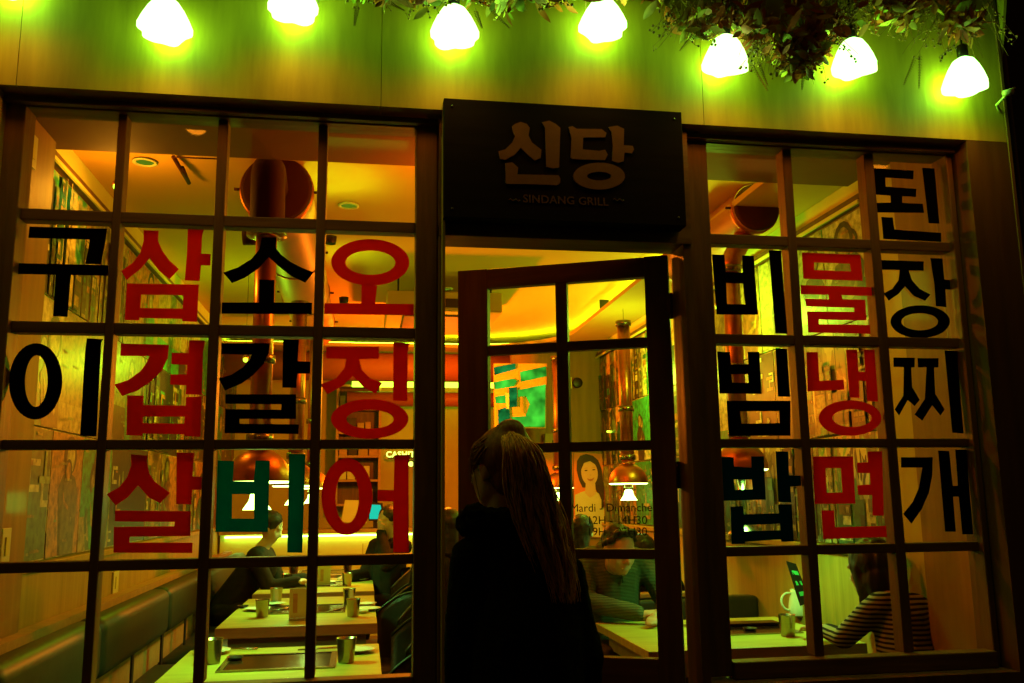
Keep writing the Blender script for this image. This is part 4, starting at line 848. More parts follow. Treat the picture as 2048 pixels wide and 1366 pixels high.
# right back: partition with portrait poster, menu panels
PT = tag(box('partition_wall', 1.42, 1.52, 9.0, 9.75, .03, 2.62, M['pier']), 'brown partition at the back right behind the door glass', 'partition')
pw = structure(box('wall_partition', 1.525, XR-.01, 9.3, 9.4, .03, 3.03, M['pier']))
fr = root('portrait_poster', at(1180, 960, y=9.2), 'orange poster with a smiling long haired woman in a pale top', 'poster')
quad_panel('poster_sheet', [(1148, 905), (1212, 908), (1212, 1075), (1148, 1075)], 9.28, M['kraft'], .006, fr)
M['pskin'] = pmat('printed skin', (.62, .40, .20), .5, var=.06, bump=0); M['phair'] = pmat('printed hair', (.05, .02, .01), .5, var=.2, bump=0); M['ptop'] = pmat('printed pale top', (.62, .55, .25), .5, var=.08, bump=0)
def flat(name, pts, Y, m, par): 
    b_ = shape_mesh([[pts]], lambda a, b: (lambda p: (p.x, p.z))(at(a, b, y=Y)), .0015)
    for v in b_.verts: v.co = Vector((v.co.x, Y-v.co.z, v.co.y))
    return bm_obj(name, b_, m, par)
flat('printed_hair', [(1160, 912), (1172, 908), (1185, 911), (1196, 920), (1203, 938), (1206, 962), (1211, 985), (1210, 1005), (1203, 1008), (1197, 990), (1190, 975), (1165, 975), (1158, 960), (1153, 940), (1154, 922)], 9.277, M['phair'], fr)
flat('printed_top', [(1150, 990), (1163, 984), (1176, 980), (1192, 984), (1208, 992), (1211, 1040), (1211, 1074), (1150, 1074)], 9.276, M['ptop'], fr)
flat('printed_neck', [(1172, 962), (1190, 962), (1192, 988), (1180, 996), (1170, 986)], 9.274, M['pskin'], fr)
flat('printed_face', ell(1179, 946, 16.5, 25, 28, -.12), 9.272, M['pskin'], fr)
flat('printed_fringe', [(1160, 922), (1170, 912), (1186, 914), (1198, 930), (1199, 945), (1192, 930), (1180, 922), (1168, 926), (1162, 940)], 9.270, M['phair'], fr)
M['plip'] = pmat('printed lips', (.42, .14, .08), .5, var=.1, bump=0); M['pshade'] = pmat('printed cheek tone', (.50, .30, .14), .5, var=.1, bump=0)
for (cx, cy, w, h, mk) in ((1172, 941, 3.2, 1.2, 'phair'), (1187.5, 939.5, 3.2, 1.2, 'phair'), (1172, 936, 4.4, .7, 'pshade'), (1187.5, 934.5, 4.4, .7, 'pshade'), (1181, 950, 2.4, 1.0, 'pshade')): flat('printed_feature', ell(cx, cy, w, h, 12, -.1), 9.269, M[mk], fr)
flat('printed_smile', [(1174, 956), (1178, 958), (1183, 958), (1189, 954.5), (1186, 960.5), (1181, 962.5), (1176, 960.5)], 9.268, M['plip'], fr)
flat('printed_lock', [(1198, 935), (1204, 950), (1207, 970), (1212, 990), (1209, 1012), (1203, 1018), (1203, 1000), (1197, 985), (1194, 965)], 9.267, M['phair'], fr)
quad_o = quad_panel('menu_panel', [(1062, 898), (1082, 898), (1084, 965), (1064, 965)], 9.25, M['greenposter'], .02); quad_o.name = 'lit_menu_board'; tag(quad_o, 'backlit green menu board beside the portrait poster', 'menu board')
quad_o = quad_panel('orange_panel', [(1086, 905), (1146, 905), (1146, 1010), (1086, 1010)], 9.29, M['kraft'], .02); tag(quad_o, 'plain orange wall panel left of the portrait poster', 'panel')
sp = root('wall_speaker', at(1108, 878, y=9.2), 'pale box speaker with a dark round cone on the back partition', 'speaker')
quad_panel('speaker_case', [(1090, 867), (1126, 869), (1126, 893), (1090, 891)], 9.18, M['wains'], .1, sp); q = at(1109, 883, y=9.17); lathe('cone', [(.022, 9.178), (.014, 9.172), (.001, 9.174)], (q.x, 0, q.z), M['darkmetal'], sp, 20, 'Y')
q = at(1152, 766, y=9.2); t = root('wall_clock', q, 'small dark round disc with a pale plate on the partition', 'wall disc'); lathe('disc', [(.055, 9.20), (.055, 9.17), (.045, 9.165), (.001, 9.165)], (q.x+.01, 0, q.z), M['darkmetal'], t, 24, 'Y'); box('plate', q.x-.06, q.x-.048, 9.18, 9.2, q.z-.06, q.z+.06, M['strip'], t)
q = at(1243, 864, y=8.9); tag(tube('neon_tube', [at(1214, 863, y=8.9), at(1272, 866, y=8.9)], .010, M['neon'], seg=8), 'short horizontal green neon tube seen through the upper door pane', 'neon tube')

# ================================================================== PEOPLE
def caps_bm(bm, c):
    if c[0] == 'e':
        _, ctr, rad, rot = c; Mx = Matrix.Translation(ctr) @ Euler(rot).to_matrix().to_4x4() @ Matrix.Diagonal((*rad, 1)); bmesh.ops.create_icosphere(bm, subdivisions=3, radius=1, matrix=Mx); return
    p0, ra, p1, rb = c; t = bmesh.new()
    bmesh.ops.create_icosphere(t, subdivisions=2, radius=ra, matrix=Matrix.Translation(p0)); bmesh.ops.create_icosphere(t, subdivisions=2, radius=rb, matrix=Matrix.Translation(p1))
    bmesh.ops.convex_hull(t, input=t.verts[:]); loose = [v for v in t.verts if not v.link_faces]; bmesh.ops.delete(t, geom=loose, context='VERTS')
    bad = [f for f in t.faces]; me = bpy.data.meshes.new('t'); t.to_mesh(me); t.free(); bm.from_mesh(me); bpy.data.meshes.remove(me)
def blob(name, caps, m, parent, voxel=.012, smooth=4, disp=None):
    bm = bmesh.new()
    for c in caps: caps_bm(bm, c)
    me = bpy.data.meshes.new(name); bm.to_mesh(me); bm.free(); o = bpy.data.objects.new('tmp', me); COL.objects.link(o)
    md = o.modifiers.new('r', 'REMESH'); md.mode = 'VOXEL'; md.voxel_size = voxel
    sm = o.modifiers.new('s', 'SMOOTH'); sm.factor = .5; sm.iterations = smooth
    dg = bpy.context.evaluated_depsgraph_get(); me2 = bpy.data.meshes.new_from_object(o.evaluated_get(dg)); bpy.data.objects.remove(o); bpy.data.meshes.remove(me)
    me2.name = name; me2.materials.clear()
    me2.polygons.foreach_set('use_smooth', [True]*len(me2.polygons))
    if disp:
        for v in me2.vertices: v.co = disp(v.co)
    return link(name, me2, m, parent)
V = Vector
def hand(p, d, side, s=1.0):
    """palm at p pointing along d, fingers slightly curled"""
    d = V(d).normalized(); up = V((0, 0, 1)); s_ = d.cross(up).normalized(); out = [(p, .028*s, p+d*.07*s, .030*s)]
    for k, L_ in enumerate((.065, .075, .07, .055)):
        b = p+d*.085*s+s_*(.026-.0175*k)*s; m_ = b+d*L_*.55*s-up*.006; e = m_+d*L_*.4*s-up*.02*s; out += [(b, .0095*s, m_, .0088*s), (m_, .0088*s, e, .0075*s)]
    b = p+d*.03*s+s_*.03*side*s; m_ = b+(d*.03+s_*.03*side)*s; out += [(b, .012*s, m_, .010*s), (m_, .010*s, m_+d*.03*s, .008*s)]
    return out
def headcaps(c, f, up=V((0, 0, 1)), s=1.0):
    """head centred at c facing f (unit)"""
    f = V(f).normalized(); up = (up-f*up.dot(f)).normalized(); r = f.cross(up)
    M3 = Matrix((r, f, up)).transposed(); P = lambda x, y, z: c+M3 @ V((x, y, z))*s
    rot = M3.to_euler()
    caps = [('e', P(0, -.01, .03), (.075*s, .095*s, .095*s), rot), ('e', P(0, .022, -.035), (.062*s, .068*s, .085*s), rot), ('e', P(0, .055, -.085), (.030*s, .030*s, .026*s), rot),
            (P(0, .088, .012), .009*s, P(0, .108, -.028), .0125*s), (P(-.012, .093, -.034), .008*s, P(.012, .093, -.034), .008*s),
            (P(-.045, .072, .028), .010*s, P(-.014, .088, .024), .009*s), (P(.045, .072, .028), .010*s, P(.014, .088, .024), .009*s),
            (P(-.016, .085, -.060), .007*s, P(.016, .085, -.060), .007*s), (P(-.014, .083, -.071), .008*s, P(.014, .083, -.071), .008*s),
            (P(-.046, .055, -.015), .018*s, P(-.04, .06, -.04), .016*s), (P(.046, .055, -.015), .018*s, P(.04, .06, -.04), .016*s),
            ('e', P(-.078, -.008, -.005), (.010*s, .020*s, .034*s), rot), ('e', P(.078, -.008, -.005), (.010*s, .020*s, .034*s), rot)]
    return caps, P
# ---- woman in the doorway (back view, head turned to the left)
WY = 2.72
wp = lambda px, py, dy=0: at(px, py, y=WY+dy)
W0 = root('person', (wp(1040, 1366).x, WY, 0), 'woman in a black coat with a long brown ponytail, back turned, before the door', 'person')
hc = wp(1000, 940); cxw = wp(1035, 1250).x
fdir = V((-.62, .78, -.06))
hcaps, HP = headcaps(hc, fdir)
neck = wp(1000, 1045); 
body = hcaps+[(hc+V((.01, -.005, -.08)), .052, V((cxw-.03, WY, neck.z-.02)), .058), (V((cxw-.09, WY, 1.24)), .05, V((cxw+.09, WY, 1.20)), .05), (V((cxw, WY, 1.22)), .10, V((cxw, WY, .95)), .12),
    (V((cxw-.06, WY, .90)), .075, V((cxw-.09, WY, .50)), .062), (V((cxw-.09, WY, .50)), .06, V((cxw-.09, WY, .10)), .04), (V((cxw+.06, WY, .90)), .075, V((cxw+.09, WY-.05, .50)), .062), (V((cxw+.09, WY-.05, .50)), .06, V((cxw+.09, WY-.08, .10)), .04),
    (V((cxw-.09, WY-.02, .05)), .04, V((cxw-.12, WY+.14, .04)), .035), (V((cxw+.09, WY-.10, .05)), .04, V((cxw+.08, WY+.06, .04)), .035),
    (V((cxw-.14, WY, 1.21)), .04, V((cxw-.150, WY+.03, 1.0)), .03), (V((cxw-.150, WY+.03, 1.0)), .03, V((cxw-.14, WY+.06, .78)), .026), (V((cxw+.13, WY, 1.19)), .04, V((cxw+.155, WY+.02, .98)), .03), (V((cxw+.155, WY+.02, .98)), .03, V((cxw+.15, WY+.06, .78)), .026)]
body += hand(V((cxw-.14, WY+.05, .76)), (0, .25, -1), 1) + hand(V((cxw+.15, WY+.05, .76)), (0, .25, -1), -1)
blob('body', body, M['skin'], W0, .0075, 3)
def fuzz(co):
    n = mnoise.noise(V((co.x*11, co.y*11, co.z*3)))*.020+mnoise.noise(co*30)*.004+mnoise.noise(co*70)*.002; c = V((cxw, WY, co.z)); d = (co-c); return co+d.normalized()*n
L_ = wp(893, 1200).x; R_ = wp(1188, 1260).x
sh_z = wp(1000, 1062).z
cl_ = wp(1042, 1250).x
coat = [(V((cl_-.10, WY, sh_z-.045)), .070, V((cl_+.09, WY, sh_z-.085)), .075), (V((cl_-.02, WY, sh_z-.08)), .115, V((cl_+.03, WY, sh_z-.30)), .160), (V((cl_+.01, WY, sh_z-.25)), .158, V((cl_+.015, WY, .62)), .190), (V((cl_+.005, WY, .62)), .185, V((cl_+.005, WY, .45)), .19),
        (V((cl_-.145, WY+.01, sh_z-.08)), .070, V((cl_-.165, WY+.03, 1.0)), .062), (V((cl_-.165, WY+.03, 1.0)), .062, V((cl_-.165, WY+.10, .80)), .052), (V((cl_+.125, WY, sh_z-.13)), .072, V((cl_+.190, WY+.02, .98)), .068), (V((cl_+.190, WY+.02, .98)), .068, V((cl_+.200, WY+.10, .80)), .055)]
blob('coat', coat, M['coat'], W0, .010, 3, fuzz)
col_ = []
for i in range(14):
    a0, a1 = 2*PI*i/14, 2*PI*(i+1)/14; cc = V((cxw-.060, WY+.005, sh_z+.005))
    P_ = lambda a: cc+V((.082*math.cos(a), .075*math.sin(a), .012+.010*math.cos(a+PI)+(.015 if math.sin(a) < 0 else 0)))
    col_.append((P_(a0), .040, P_(a1), .040))
blob('fur_collar', col_, M['coat'], W0, .009, 1, lambda co: co+V((mnoise.noise(co*40), mnoise.noise(co*40+V((5, 0, 0))), mnoise.noise(co*40+V((9, 0, 0)))))*.016)
for s in (-1, 1):
    x_ = cxw+s*.09; blob('boot', [(V((x_, WY-.04 if s > 0 else WY, .36)), .062, V((x_, WY-.07 if s > 0 else WY, .08)), .052), (V((x_, WY-.09 if s > 0 else WY-.02, .055)), .05, V((x_-.02, WY+.07 if s > 0 else WY+.15, .045)), .042)], M['leather'], W0, .012)
# hair: cap over the skull pulled back to a high tail
rotH = (0, 0, 0)
def cutface(co):
    return co
hairc = [('e', HP(0, -.024, .036), (.089, .098, .098), Matrix((fdir.normalized().cross(V((0, 0, 1))), fdir.normalized(), V((0, 0, 1)))).transposed().to_euler()), ('e', HP(.0, -.055, -.015), (.074, .070, .075), (0, 0, 0)), (HP(0, -.05, .10), .052, wp(1018, 878), .045), (wp(1018, 882), .046, wp(1030, 900, -.05), .05)]
M['haircap'] = pmat('combed brown hair', (.20, .07, .014), .5, var=.6, scale=(60, 60, 8), bump=.3, spec=.15)
hc_o = blob('hair', hairc, M['haircap'], W0, .007, 2)
tail = bmesh.new(); g = random.Random(4)
rootp = wp(1015, 878, -.045)
for n in range(620):
    a = g.uniform(0, 2*PI); r = math.sqrt(g.random())*.032; u = g.uniform(-1, 1); v = g.uniform(-1, 1)
    p0 = rootp+V((r*math.cos(a), r*math.sin(a)*.8, .012*math.cos(a)))
    spread = abs(g.gauss(0, 1)); tlen = 1-abs(g.gauss(0, .11)) if g.random() < .7 else g.uniform(.45, .9)
    # width of the tail: right contour and left contour in the photo
    cpx = [(1022, 858), (1042, 905), (1060, 985), (1082, 1060), (1112, 1140), (1130, 1215)]; wpx = [15, 34, 45, 48, 40, 24]
    pts = [p0]; q = []
    for (cx_, cy_), ww in zip(cpx[1:], wpx[1:]):
        q.append(wp(cx_+ww*u+g.gauss(0, 3), cy_+g.gauss(0, 4), -.10-.02*math.sin(cy_*.01)+v*.035-.02*(1-u*u)))
    top = wp(1022+18*u, 862+10*abs(u), -.05+v*.03); ctrl = [p0, top]+q
    # Catmull-Rom
    sm_ = []
    for i in range(len(ctrl)-1):
        a0 = ctrl[max(i-1, 0)]; b0 = ctrl[i]; c0_ = ctrl[i+1]; d0 = ctrl[min(i+2, len(ctrl)-1)]
        for t in (0, .25, .5, .75): sm_.append(.5*((2*b0)+(c0_-a0)*t+(2*a0-5*b0+4*c0_-d0)*t*t+(3*b0-a0-3*c0_+d0)*t**3))
    sm_.append(ctrl[-1]); kk = max(8, int(len(sm_)*tlen)); sm_ = sm_[:kk]
    cl = int((u+1)*4.99)+10*int((v+1)*1.49); wv = cl*2.37; amp = .010+.008*((cl*7) % 5)/5
    sm_ = [p+V((math.sin(i*.50+wv)*amp*(i/kk)**1.4+g.gauss(0, .0006), math.cos(i*.50+wv)*amp*.7*(i/kk)**1.4, 0)) for i, p in enumerate(sm_)]
    tube_bm(tail, sm_, [max(.0006, .0028*(1-(i/kk)**3)) for i in range(kk)], 4, False)
bm_obj('ponytail', tail, M['hairb'], W0, True)
lath = bmesh.new()
for n in range(160):    # combed strands over the cap, running back to the tie
    a = g.uniform(-1.35, 1.35); e = g.uniform(-.35, 1.0)
    st = HP(.090*math.sin(a), .062*math.cos(a)-.01, .02+.075*e*(1-.3*abs(math.sin(a)))); st = HP(0, -.02, .03)+(st-HP(0, -.02, .03)).normalized()*.102
    en = rootp+V((g.uniform(-.02, .02), g.uniform(-.02, .02), g.uniform(-.015, .015))); cen = HP(0, -.02, .03); pts = []
    for i in range(9):
        t = i/8; p = st.lerp(en, t); d_ = p-cen; L3 = max(d_.length, .001); want = .104*(1-t)+t*(en-cen).length; pts.append(cen+d_/L3*max(L3, want))
    tube_bm(lath, pts, .0021, 4, False)
for (x1, y1, x2, y2) in ((948, 890, 960, 1000), (944, 900, 950, 985), (955, 888, 945, 950), (940, 915, 952, 1010), (1060, 880, 1105, 1000), (1100, 1010, 1140, 1090)):
    tube_bm(lath, bez(wp(x1, y1, -.03), wp(x1-6, (y1*2+y2)/3, -.04), wp(x2-8, (y1+2*y2)/3, -.04), wp(x2, y2, -.03), 8), .0011, 4, False)
bm_obj('hair_strands', lath, M['haircap'], W0, True)
bm = bmesh.new(); bmesh.ops.create_uvsphere(bm, u_segments=10, v_segments=6, radius=.006, matrix=Matrix.Translation(HP(.080, .0, -.042))); bm_obj('earring', bm, M['steel'], W0, True)
tt = bmesh.new(); tube_bm(tt, [rootp+V((.034*math.cos(a), .03*math.sin(a), -.004+.012*math.cos(a))) for a in [i*2*PI/16 for i in range(17)]], .006, 6); bm_obj('hair_tie', tt, M['black'], W0, True)

def eyes(P, par, s=1.0):
    for sx in (-1, 1):
        bm = bmesh.new(); bmesh.ops.create_uvsphere(bm, u_segments=12, v_segments=8, radius=.011*s, matrix=Matrix.Translation(P(sx*.030, .078, .008))); bm_obj('eye', bm, M['white'], par, True)
        bm = bmesh.new(); bmesh.ops.create_uvsphere(bm, u_segments=8, v_segments=6, radius=.0055*s, matrix=Matrix.Translation(P(sx*.030, .0865, .007))); bm_obj('iris', bm, M['black'], par, True)
        tube('eyebrow', [P(sx*.050, .078, .032), P(sx*.034, .092, .037), P(sx*.016, .098, .032)], .0035*s, M['hairk'], par, 6)
# ---- man in ribbed knit, at the far side of the right hand table
hp = at(1238, 1102, y=5.02); MN = root('person', (hp.x, 5.3, .03), 'man in a ribbed grey green zip sweater bent over the right hand table', 'person')
mc, MP = headcaps(hp, V((.24, -.93, -.26)), s=1.08); sx_ = hp.x+.015
body = mc+[(hp+V((-.01, .06, -.08)), .06, V((sx_, 5.17, 1.14)), .065), (V((sx_-.15, 5.2, 1.08)), .06, V((sx_+.15, 5.2, 1.07)), .06), (V((sx_, 5.22, 1.02)), .12, V((sx_, 5.32, .60)), .13),
    (V((sx_-.19, 5.2, 1.06)), .05, V((sx_-.20, 5.1, .86)), .042), (V((sx_-.20, 5.1, .86)), .04, V((sx_+.05, 4.92, .805)), .03), (V((sx_+.19, 5.2, 1.05)), .05, V((sx_+.27, 5.1, .84)), .042), (V((sx_+.27, 5.1, .84)), .04, V((sx_+.17, 4.88, .81)), .03),
    (V((sx_-.08, 5.3, .56)), .085, V((sx_-.09, 4.93, .55)), .065), (V((sx_+.08, 5.3, .56)), .085, V((sx_+.09, 4.93, .55)), .065), (V((sx_-.09, 4.93, .52)), .06, V((sx_-.09, 5.0, .12)), .04), (V((sx_+.09, 4.93, .52)), .06, V((sx_+.09, 5.0, .12)), .04), (V((sx_-.09, 5.0, .08)), .04, V((sx_-.09, 4.86, .07)), .035), (V((sx_+.09, 5.0, .08)), .04, V((sx_+.09, 4.86, .07)), .035)]
body += hand(V((sx_+.08, 4.905, .80)), (1, -.15, 0), 1)+hand(V((sx_+.15, 4.85, .80)), (-.6, -.8, 0), -1)
blob('body', body, M['skin'], MN, .0075, 3)
swt = [(V((sx_-.13, 5.2, 1.075)), .085, V((sx_+.13, 5.2, 1.065)), .085), (V((sx_, 5.2, 1.02)), .155, V((sx_, 5.3, .62)), .165), (V((sx_-.185, 5.19, 1.05)), .072, V((sx_-.20, 5.09, .86)), .062), (V((sx_-.20, 5.09, .86)), .060, V((sx_+.05, 4.92, .81)), .046), (V((sx_+.185, 5.19, 1.04)), .072, V((sx_+.27, 5.09, .85)), .062), (V((sx_+.27, 5.09, .85)), .060, V((sx_+.19, 4.90, .812)), .046)]
for i in range(12):
    a0, a1 = 2*PI*i/12, 2*PI*(i+1)/12; P_ = lambda a: V((sx_-.005+.082*math.cos(a), 5.14+.075*math.sin(a), 1.150+.03*math.sin(a))); swt.append((P_(a0), .026, P_(a1), .026))
blob('sweater', swt, M['knitr'], MN, .009, 2, lambda co: co+V((1, 1, 1))*.006*mnoise.noise(co*14))
tube('zip', [V((sx_, 5.045, 1.13)), V((sx_+.005, 5.035, 1.05)), V((sx_+.01, 5.05, .96))], .0045, M['steel'], MN, 6)
blob('trousers', [(V((sx_-.08, 5.32, .57)), .10, V((sx_-.09, 4.93, .56)), .078), (V((sx_+.08, 5.32, .57)), .10, V((sx_+.09, 4.93, .56)), .078), (V((sx_-.09, 4.93, .53)), .07, V((sx_-.09, 5.0, .16)), .055), (V((sx_+.09, 4.93, .53)), .07, V((sx_+.09, 5.0, .16)), .055)], M['darkcloth'], MN, .012)
rotm_ = Matrix((V((.24, -.93, -.26)).normalized().cross(V((0, 0, 1))).normalized(), V((.24, -.93, -.26)).normalized(), V((0, 0, 1)))).transposed().to_euler()
blob('hair', [('e', MP(0, -.035, .052), (.090, .096, .092), rotm_), (MP(-.045, .045, .108), .026, MP(.045, .045, .108), .026), (MP(-.072, -.01, .05), .022, MP(-.066, .03, .07), .020), (MP(.072, -.01, .05), .022, MP(.066, .03, .07), .020)], M['hairk'], MN, .008, 2, lambda co: co+V((1, 1, 1))*.007*mnoise.noise(co*40))
eyes(MP, MN, 1.05)
blob('lips', [(MP(-.022, .084, -.064), .006, MP(.022, .084, -.064), .006)], M['pskin'], MN, .004, 1)
# ---- woman in striped top, back to the window
hp = at(1740, 1140, y=3.98); SW = root('person', (hp.x, 3.85, .03), 'woman in a striped top with dark hair sitting with her back to the right window', 'person')
sc2, SP = headcaps(hp, V((-.38, .90, -.2)), s=1.05); bx = hp.x+.02
body = sc2+[(hp+V((0, -.005, -.08)), .045, V((bx-.01, 3.82, .96)), .042), (V((bx-.08, 3.80, .93)), .045, V((bx+.08, 3.80, .92)), .045), (V((bx, 3.80, .88)), .09, V((bx, 3.72, .60)), .115),
    (V((bx-.13, 3.82, .92)), .04, V((bx-.20, 3.93, .80)), .034), (V((bx-.20, 3.93, .80)), .034, V((bx-.20, 4.12, .80)), .028), (V((bx+.12, 3.82, .91)), .04, V((bx+.14, 3.92, .75)), .034), (V((bx+.14, 3.92, .75)), .034, V((bx+.12, 4.12, .80)), .028),
    (V((bx-.08, 3.75, .55)), .085, V((bx-.09, 4.12, .55)), .065), (V((bx+.08, 3.75, .55)), .085, V((bx+.09, 4.12, .55)), .065), (V((bx-.09, 4.12, .52)), .06, V((bx-.09, 4.1, .12)), .04), (V((bx+.09, 4.12, .52)), .06, V((bx+.09, 4.1, .12)), .04), (V((bx-.09, 4.1, .08)), .04, V((bx-.09, 4.24, .07)), .035), (V((bx+.09, 4.1, .08)), .04, V((bx+.09, 4.24, .07)), .035)]
body += hand(V((bx-.20, 4.13, .81)), (-.2, 1, 0), 1)+hand(V((bx+.11, 4.14, .81)), (-.3, 1, 0), -1)
blob('body', body, M['skin'], SW, .009, 3)
blob('striped_top', [(V((bx-.09, 3.80, .945)), .070, V((bx+.08, 3.80, .935)), .070), (V((bx, 3.79, .87)), .122, V((bx, 3.72, .60)), .145), (V((bx-.13, 3.81, .925)), .060, V((bx-.205, 3.93, .80)), .050), (V((bx-.205, 3.93, .80)), .048, V((bx-.19, 4.09, .805)), .040), (V((bx+.12, 3.81, .915)), .060, V((bx+.14, 3.92, .75)), .052), (V((bx+.14, 3.92, .75)), .050, V((bx+.12, 4.10, .80)), .040)], M['stripe'], SW, .009, 3)
blob('hair_ends', [('e', hp+V((.045, -.055, -.13)), (.075, .055, .10), (0, 0, 0)), ('e', hp+V((-.02, -.055, -.12)), (.07, .05, .09), (0, 0, 0))], M['hairk'], SW, .008, 2, lambda co: co+V((1, 1, 0))*.012*mnoise.noise(V((co.x*30, co.y*30, co.z*5))))
blob('trousers', [(V((bx-.08, 3.75, .56)), .10, V((bx-.09, 4.12, .56)), .078), (V((bx+.08, 3.75, .56)), .10, V((bx+.09, 4.12, .56)), .078), (V((bx-.09, 4.12, .53)), .07, V((bx-.09, 4.1, .16)), .055), (V((bx+.09, 4.12, .53)), .07, V((bx+.09, 4.1, .16)), .055)], M['darkcloth'], SW, .012)
blob('hair', [('e', SP(0, -.028, .035), (.104, .112, .112), (0, 0, .4)), ('e', SP(.0, -.045, -.05), (.100, .085, .12), (0, 0, .4)), (SP(.04, -.05, -.08), .065, SP(.045, -.05, -.17), .050), (SP(-.05, -.035, -.06), .055, SP(-.045, -.04, -.15), .042), ('e', SP(.03, -.06, -.13), (.085, .06, .09), (0, 0, .4)), (SP(-.078, .01, .02), .030, SP(-.075, .0, -.09), .030), (SP(.078, .01, .02), .032, SP(.078, .0, -.12), .034)], M['hairk'], SW, .008, 2, lambda co: co+V((1, 1, 0))*.012*mnoise.noise(V((co.x*30, co.y*30, co.z*5))))
# stool for her
ST = root('bench_stool', (bx, 3.72, .03), 'dark upholstered seat under the woman in stripes', 'stool')
box('cushion', bx-.22, 2.36, 3.48, 3.95, .37, .47, M['leather'], ST, .02, 3)
for xx in (bx-.17, bx+.0): 
    for yy in (3.53, 3.9): box('leg', xx-.02, xx+.02, yy-.02, yy+.02, .03, .369, M['edgew'], ST)
# ---- menu held over the right table (hand of the man opposite in shadow)
mq = [at(1572, 1122, y=4.55), at(1592, 1128, y=4.55), at(1622, 1205, y=4.45), at(1600, 1212, y=4.45)]
mn = root('menu_board', mq[2], 'dark menu with green print leaning above the white jug', 'menu'); bm = bmesh.new(); v1 = [bm.verts.new(p) for p in mq]; v2 = [bm.verts.new(p+V((.004, .008, 0))) for p in mq]
bm.faces.new(v1); bm.faces.new(v2[::-1])
for i in range(4): bm.faces.new((v1[i], v2[i], v2[(i+1) % 4], v1[(i+1) % 4]))
bmesh.ops.recalc_face_normals(bm, faces=bm.faces); bm_obj('board', bm, M['darkmetal'], mn)
M['gprint'] = pmat('green print', (.05, .45, .12), .6, var=.2, bump=0)
for k in range(3):
    f0 = .2+.25*k; a = mq[0].lerp(mq[3], f0).lerp(mq[1].lerp(mq[2], f0), .25); b = mq[0].lerp(mq[3], f0).lerp(mq[1].lerp(mq[2], f0), .85); c1 = mq[0].lerp(mq[3], f0+.1).lerp(mq[1].lerp(mq[2], f0+.1), .85); d1 = mq[0].lerp(mq[3], f0+.1).lerp(mq[1].lerp(mq[2], f0+.1), .25)
    bm = bmesh.new(); bm.faces.new([bm.verts.new(p+V((0, -.003, 0))) for p in (a, b, c1, d1)]); bm_obj('print', bm, M['gprint'], mn)

# ---- simpler seated people further away
def seated(px, py, Y, f, label, cloth, hair, lean=V((0, 0, 0)), hand_up=False, voxel=.012, long=False, bodyoff=V((0, 0, 0))):
    hp = at(px, py, y=Y); R = root('person', (hp.x, Y, .03), label, 'person')
    f = V(f).normalized(); r = f.cross(V((0, 0, 1))).normalized(); hcs, P = headcaps(hp, f)
    sh = hp+V((0, 0, -.215))-lean*.25+bodyoff; hip = V((sh.x, sh.y, .56))-lean*.9+V((0, 0, 0)); fl = V((f.x, f.y, 0)).normalized()
    kn = hip+fl*.40
    bd = hcs+[(hp+V((0, 0, -.08)), .05, sh+V((0, 0, .05)), .055), (sh-r*.15, .055, sh+r*.15, .055), (sh-V((0, 0, .05)), .11, hip, .13)]
    ar = []
    for s in (-1, 1):
        s0 = sh+r*s*.18; e = s0+V((0, 0, -.24))+fl*.12; w = V((e.x, e.y, .80))+fl*.20-r*s*.05
        if hand_up and s == -1: e = s0+fl*.20+V((0, 0, -.14)); w = hp+fl*.085+V((0, 0, -.10))-r*.01
        ar += [(s0, .05, e, .042), (e, .04, w, .028)]; bd += hand(w, (fl if not (hand_up and s == -1) else V((0, 0, 1))+fl*.2), s, .9)
    lg = []
    for s in (-1, 1): lg += [(hip+r*s*.08, .085, kn+r*s*.09, .062), (kn+r*s*.09, .06, V((kn.x, kn.y, .12))+r*s*.09, .04)]
    ft = []
    for s in (-1, 1): ft += [(V((kn.x, kn.y, .075))+r*s*.09, .038, V((kn.x, kn.y, .07))+r*s*.09+fl*.13, .034)]
    blob('body', bd+ar+lg+ft, M['skin'], R, voxel, 3)
    big = lambda c: (c[0], c[1]+.02, c[2], c[3]+.02)
    blob('coat', [(sh-r*.13, .08, sh+r*.13, .08), (sh-V((0, 0, .08)), .145, hip, .16)]+[big(c) for c in ar], cloth, R, voxel, 3)
    blob('trousers', [big(c) for c in lg], M['darkcloth'], R, voxel, 2)
    hh = [('e', P(0, -.028, .042), (.096, .104, .096), (0, 0, math.atan2(f.y, f.x)+PI/2))]
    if long: hh += [(P(0, -.05, 0), .07, P(0, -.06, -.16), .06)]
    blob('hair', hh, hair, R, .010, 2, lambda co: co+V((1, 1, 1))*.006*mnoise.noise(co*40))
    return R
seated(541, 1056, 7.7, (1, -.15, -.45), 'man in dark clothes in profile leaning over the left tables from the banquette', M['darkcloth'], M['hairk'], lean=V((.28, 0, 0)))
seated(776, 1042, 8.0, (-.75, -.65, -.1), 'person in dark clothes, hand at the chin, facing the leaning man', M['darkcloth'], M['hairk'], hand_up=True, bodyoff=V((.02, .02, 0)))
seated(893, 1055, 6.4, (-.3, .95, 0), 'person with dark hair partly hidden by the doorpost at the left of the woman', M['darkcloth'], M['hairk'], long=True)
seated(1163, 1065, 6.7, (.3, .9, 0), 'black haired person left of and behind the man in the knit', M['darkcloth'], M['hairk'], long=True)
seated(1283, 1108, 6.0, (.2, .95, -.1), 'person in black sitting back to back with the man in the knit', M['coat'], M['hairk'], lean=V((-.1, .1, 0)), long=True)

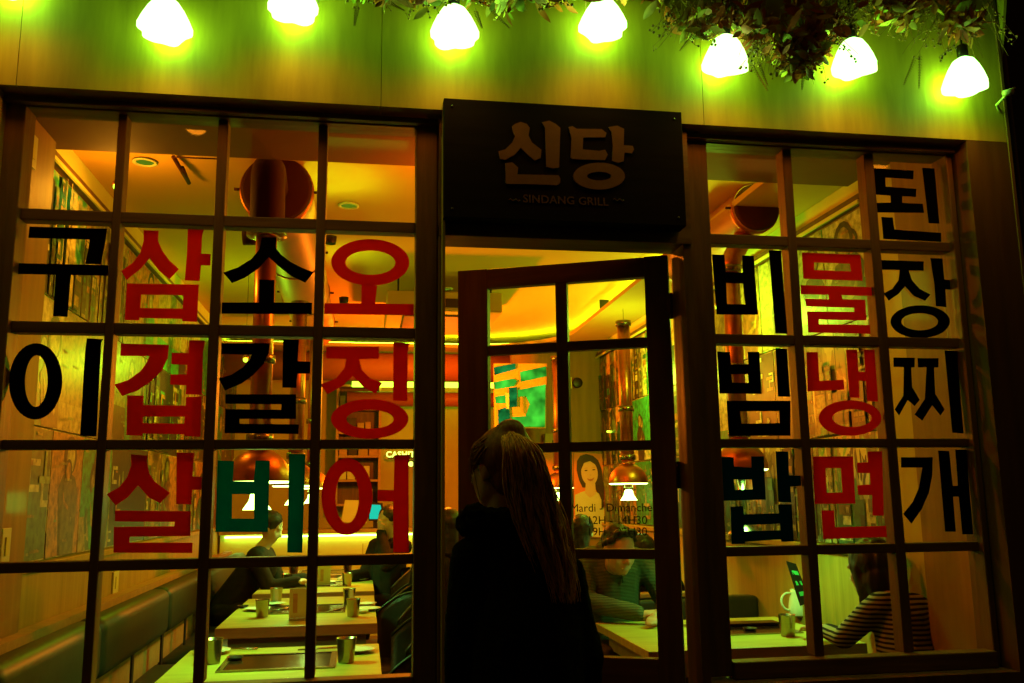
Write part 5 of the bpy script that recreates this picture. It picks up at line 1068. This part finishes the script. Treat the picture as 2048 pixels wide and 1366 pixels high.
# ------------------------------------------------------------------ the other side of the street (only its faint reflections show)
OB = root('street_building', (0, -6.3, 0), 'dark building across the street with a few lit windows, faintly mirrored in the panes', 'building')
box('building_wall', -14, 14, -7, -6.3, 0, 11, M['black'], OB)
def mir(px, py): p = at(px, py, y=6.46+6.28); return p
M['litwin'] = emat('lit window', (.30, .8, .03), 1.7); M['litwarm'] = emat('warm lit window', (1, .35, .03), 1.3); M['litgreen'] = emat('green shop sign light', (.08, 1, .08), 3.2)
for (px0, py0, px1, py1, mk) in ((8, 985, 52, 1025, 'litgreen'), (640, 262, 815, 300, 'litwin'), (255, 700, 330, 790, 'litwarm'), (1120, 735, 1150, 748, 'litgreen'), (1782, 540, 1862, 640, 'litwin'), (118, 380, 150, 420, 'litgreen'), (1470, 300, 1560, 345, 'litwarm'), (560, 1180, 640, 1210, 'litwarm')):
    a, b = mir(px0, py0), mir(px1, py1); x0, x1 = sorted((a.x, b.x)); z0, z1 = sorted((a.z, b.z))
    if z0 < .1: continue
    w_ = box('window', x0-.06, x1+.06, -6.30, -6.27, z0-.06, z1+.06, M['frame'], OB); g_ = box('pane', x0, x1, -6.268, -6.26, z0, z1, M[mk]); g_.parent = w_
# ------------------------------------------------------------------ added glowing panel standing in for the green reflection in the upper left pane
NS = root('reflection_panel', at(1038, 850, y=8.7), 'added green glowing panel imitating a reflection in the upper left door pane', 'reflection panel')
M['greenglow'] = emat_noise('green reflection glow', (.10, 1, .06), .75, 7); M['greendim'] = emat_noise('dim green reflection glow', (.03, .6, .12), .5, 9)
quad_panel('reflection_backing', [(988, 727), (1094, 727), (1092, 856), (990, 856)], 8.72, M['soff'], .05, NS)
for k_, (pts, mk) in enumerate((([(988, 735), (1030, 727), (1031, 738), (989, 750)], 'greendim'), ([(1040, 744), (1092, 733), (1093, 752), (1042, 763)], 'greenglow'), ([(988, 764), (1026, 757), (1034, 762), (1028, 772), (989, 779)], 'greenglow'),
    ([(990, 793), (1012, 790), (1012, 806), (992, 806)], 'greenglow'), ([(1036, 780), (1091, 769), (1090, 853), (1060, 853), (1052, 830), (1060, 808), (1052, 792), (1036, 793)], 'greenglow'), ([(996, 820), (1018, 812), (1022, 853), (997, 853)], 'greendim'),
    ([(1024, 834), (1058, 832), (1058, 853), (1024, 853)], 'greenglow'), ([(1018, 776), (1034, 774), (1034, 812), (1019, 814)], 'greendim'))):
    quad_panel('reflection_stroke', pts, 8.70-.004*(k_ % 2), M[mk], .012, NS)
tag(quad_panel('wall_notice', [(1011, 786), (1018, 786), (1018, 818), (1013, 818)], 8.60, M['plastic'], .006), 'small pale upright notice in front of the green reflection panel', 'notice')
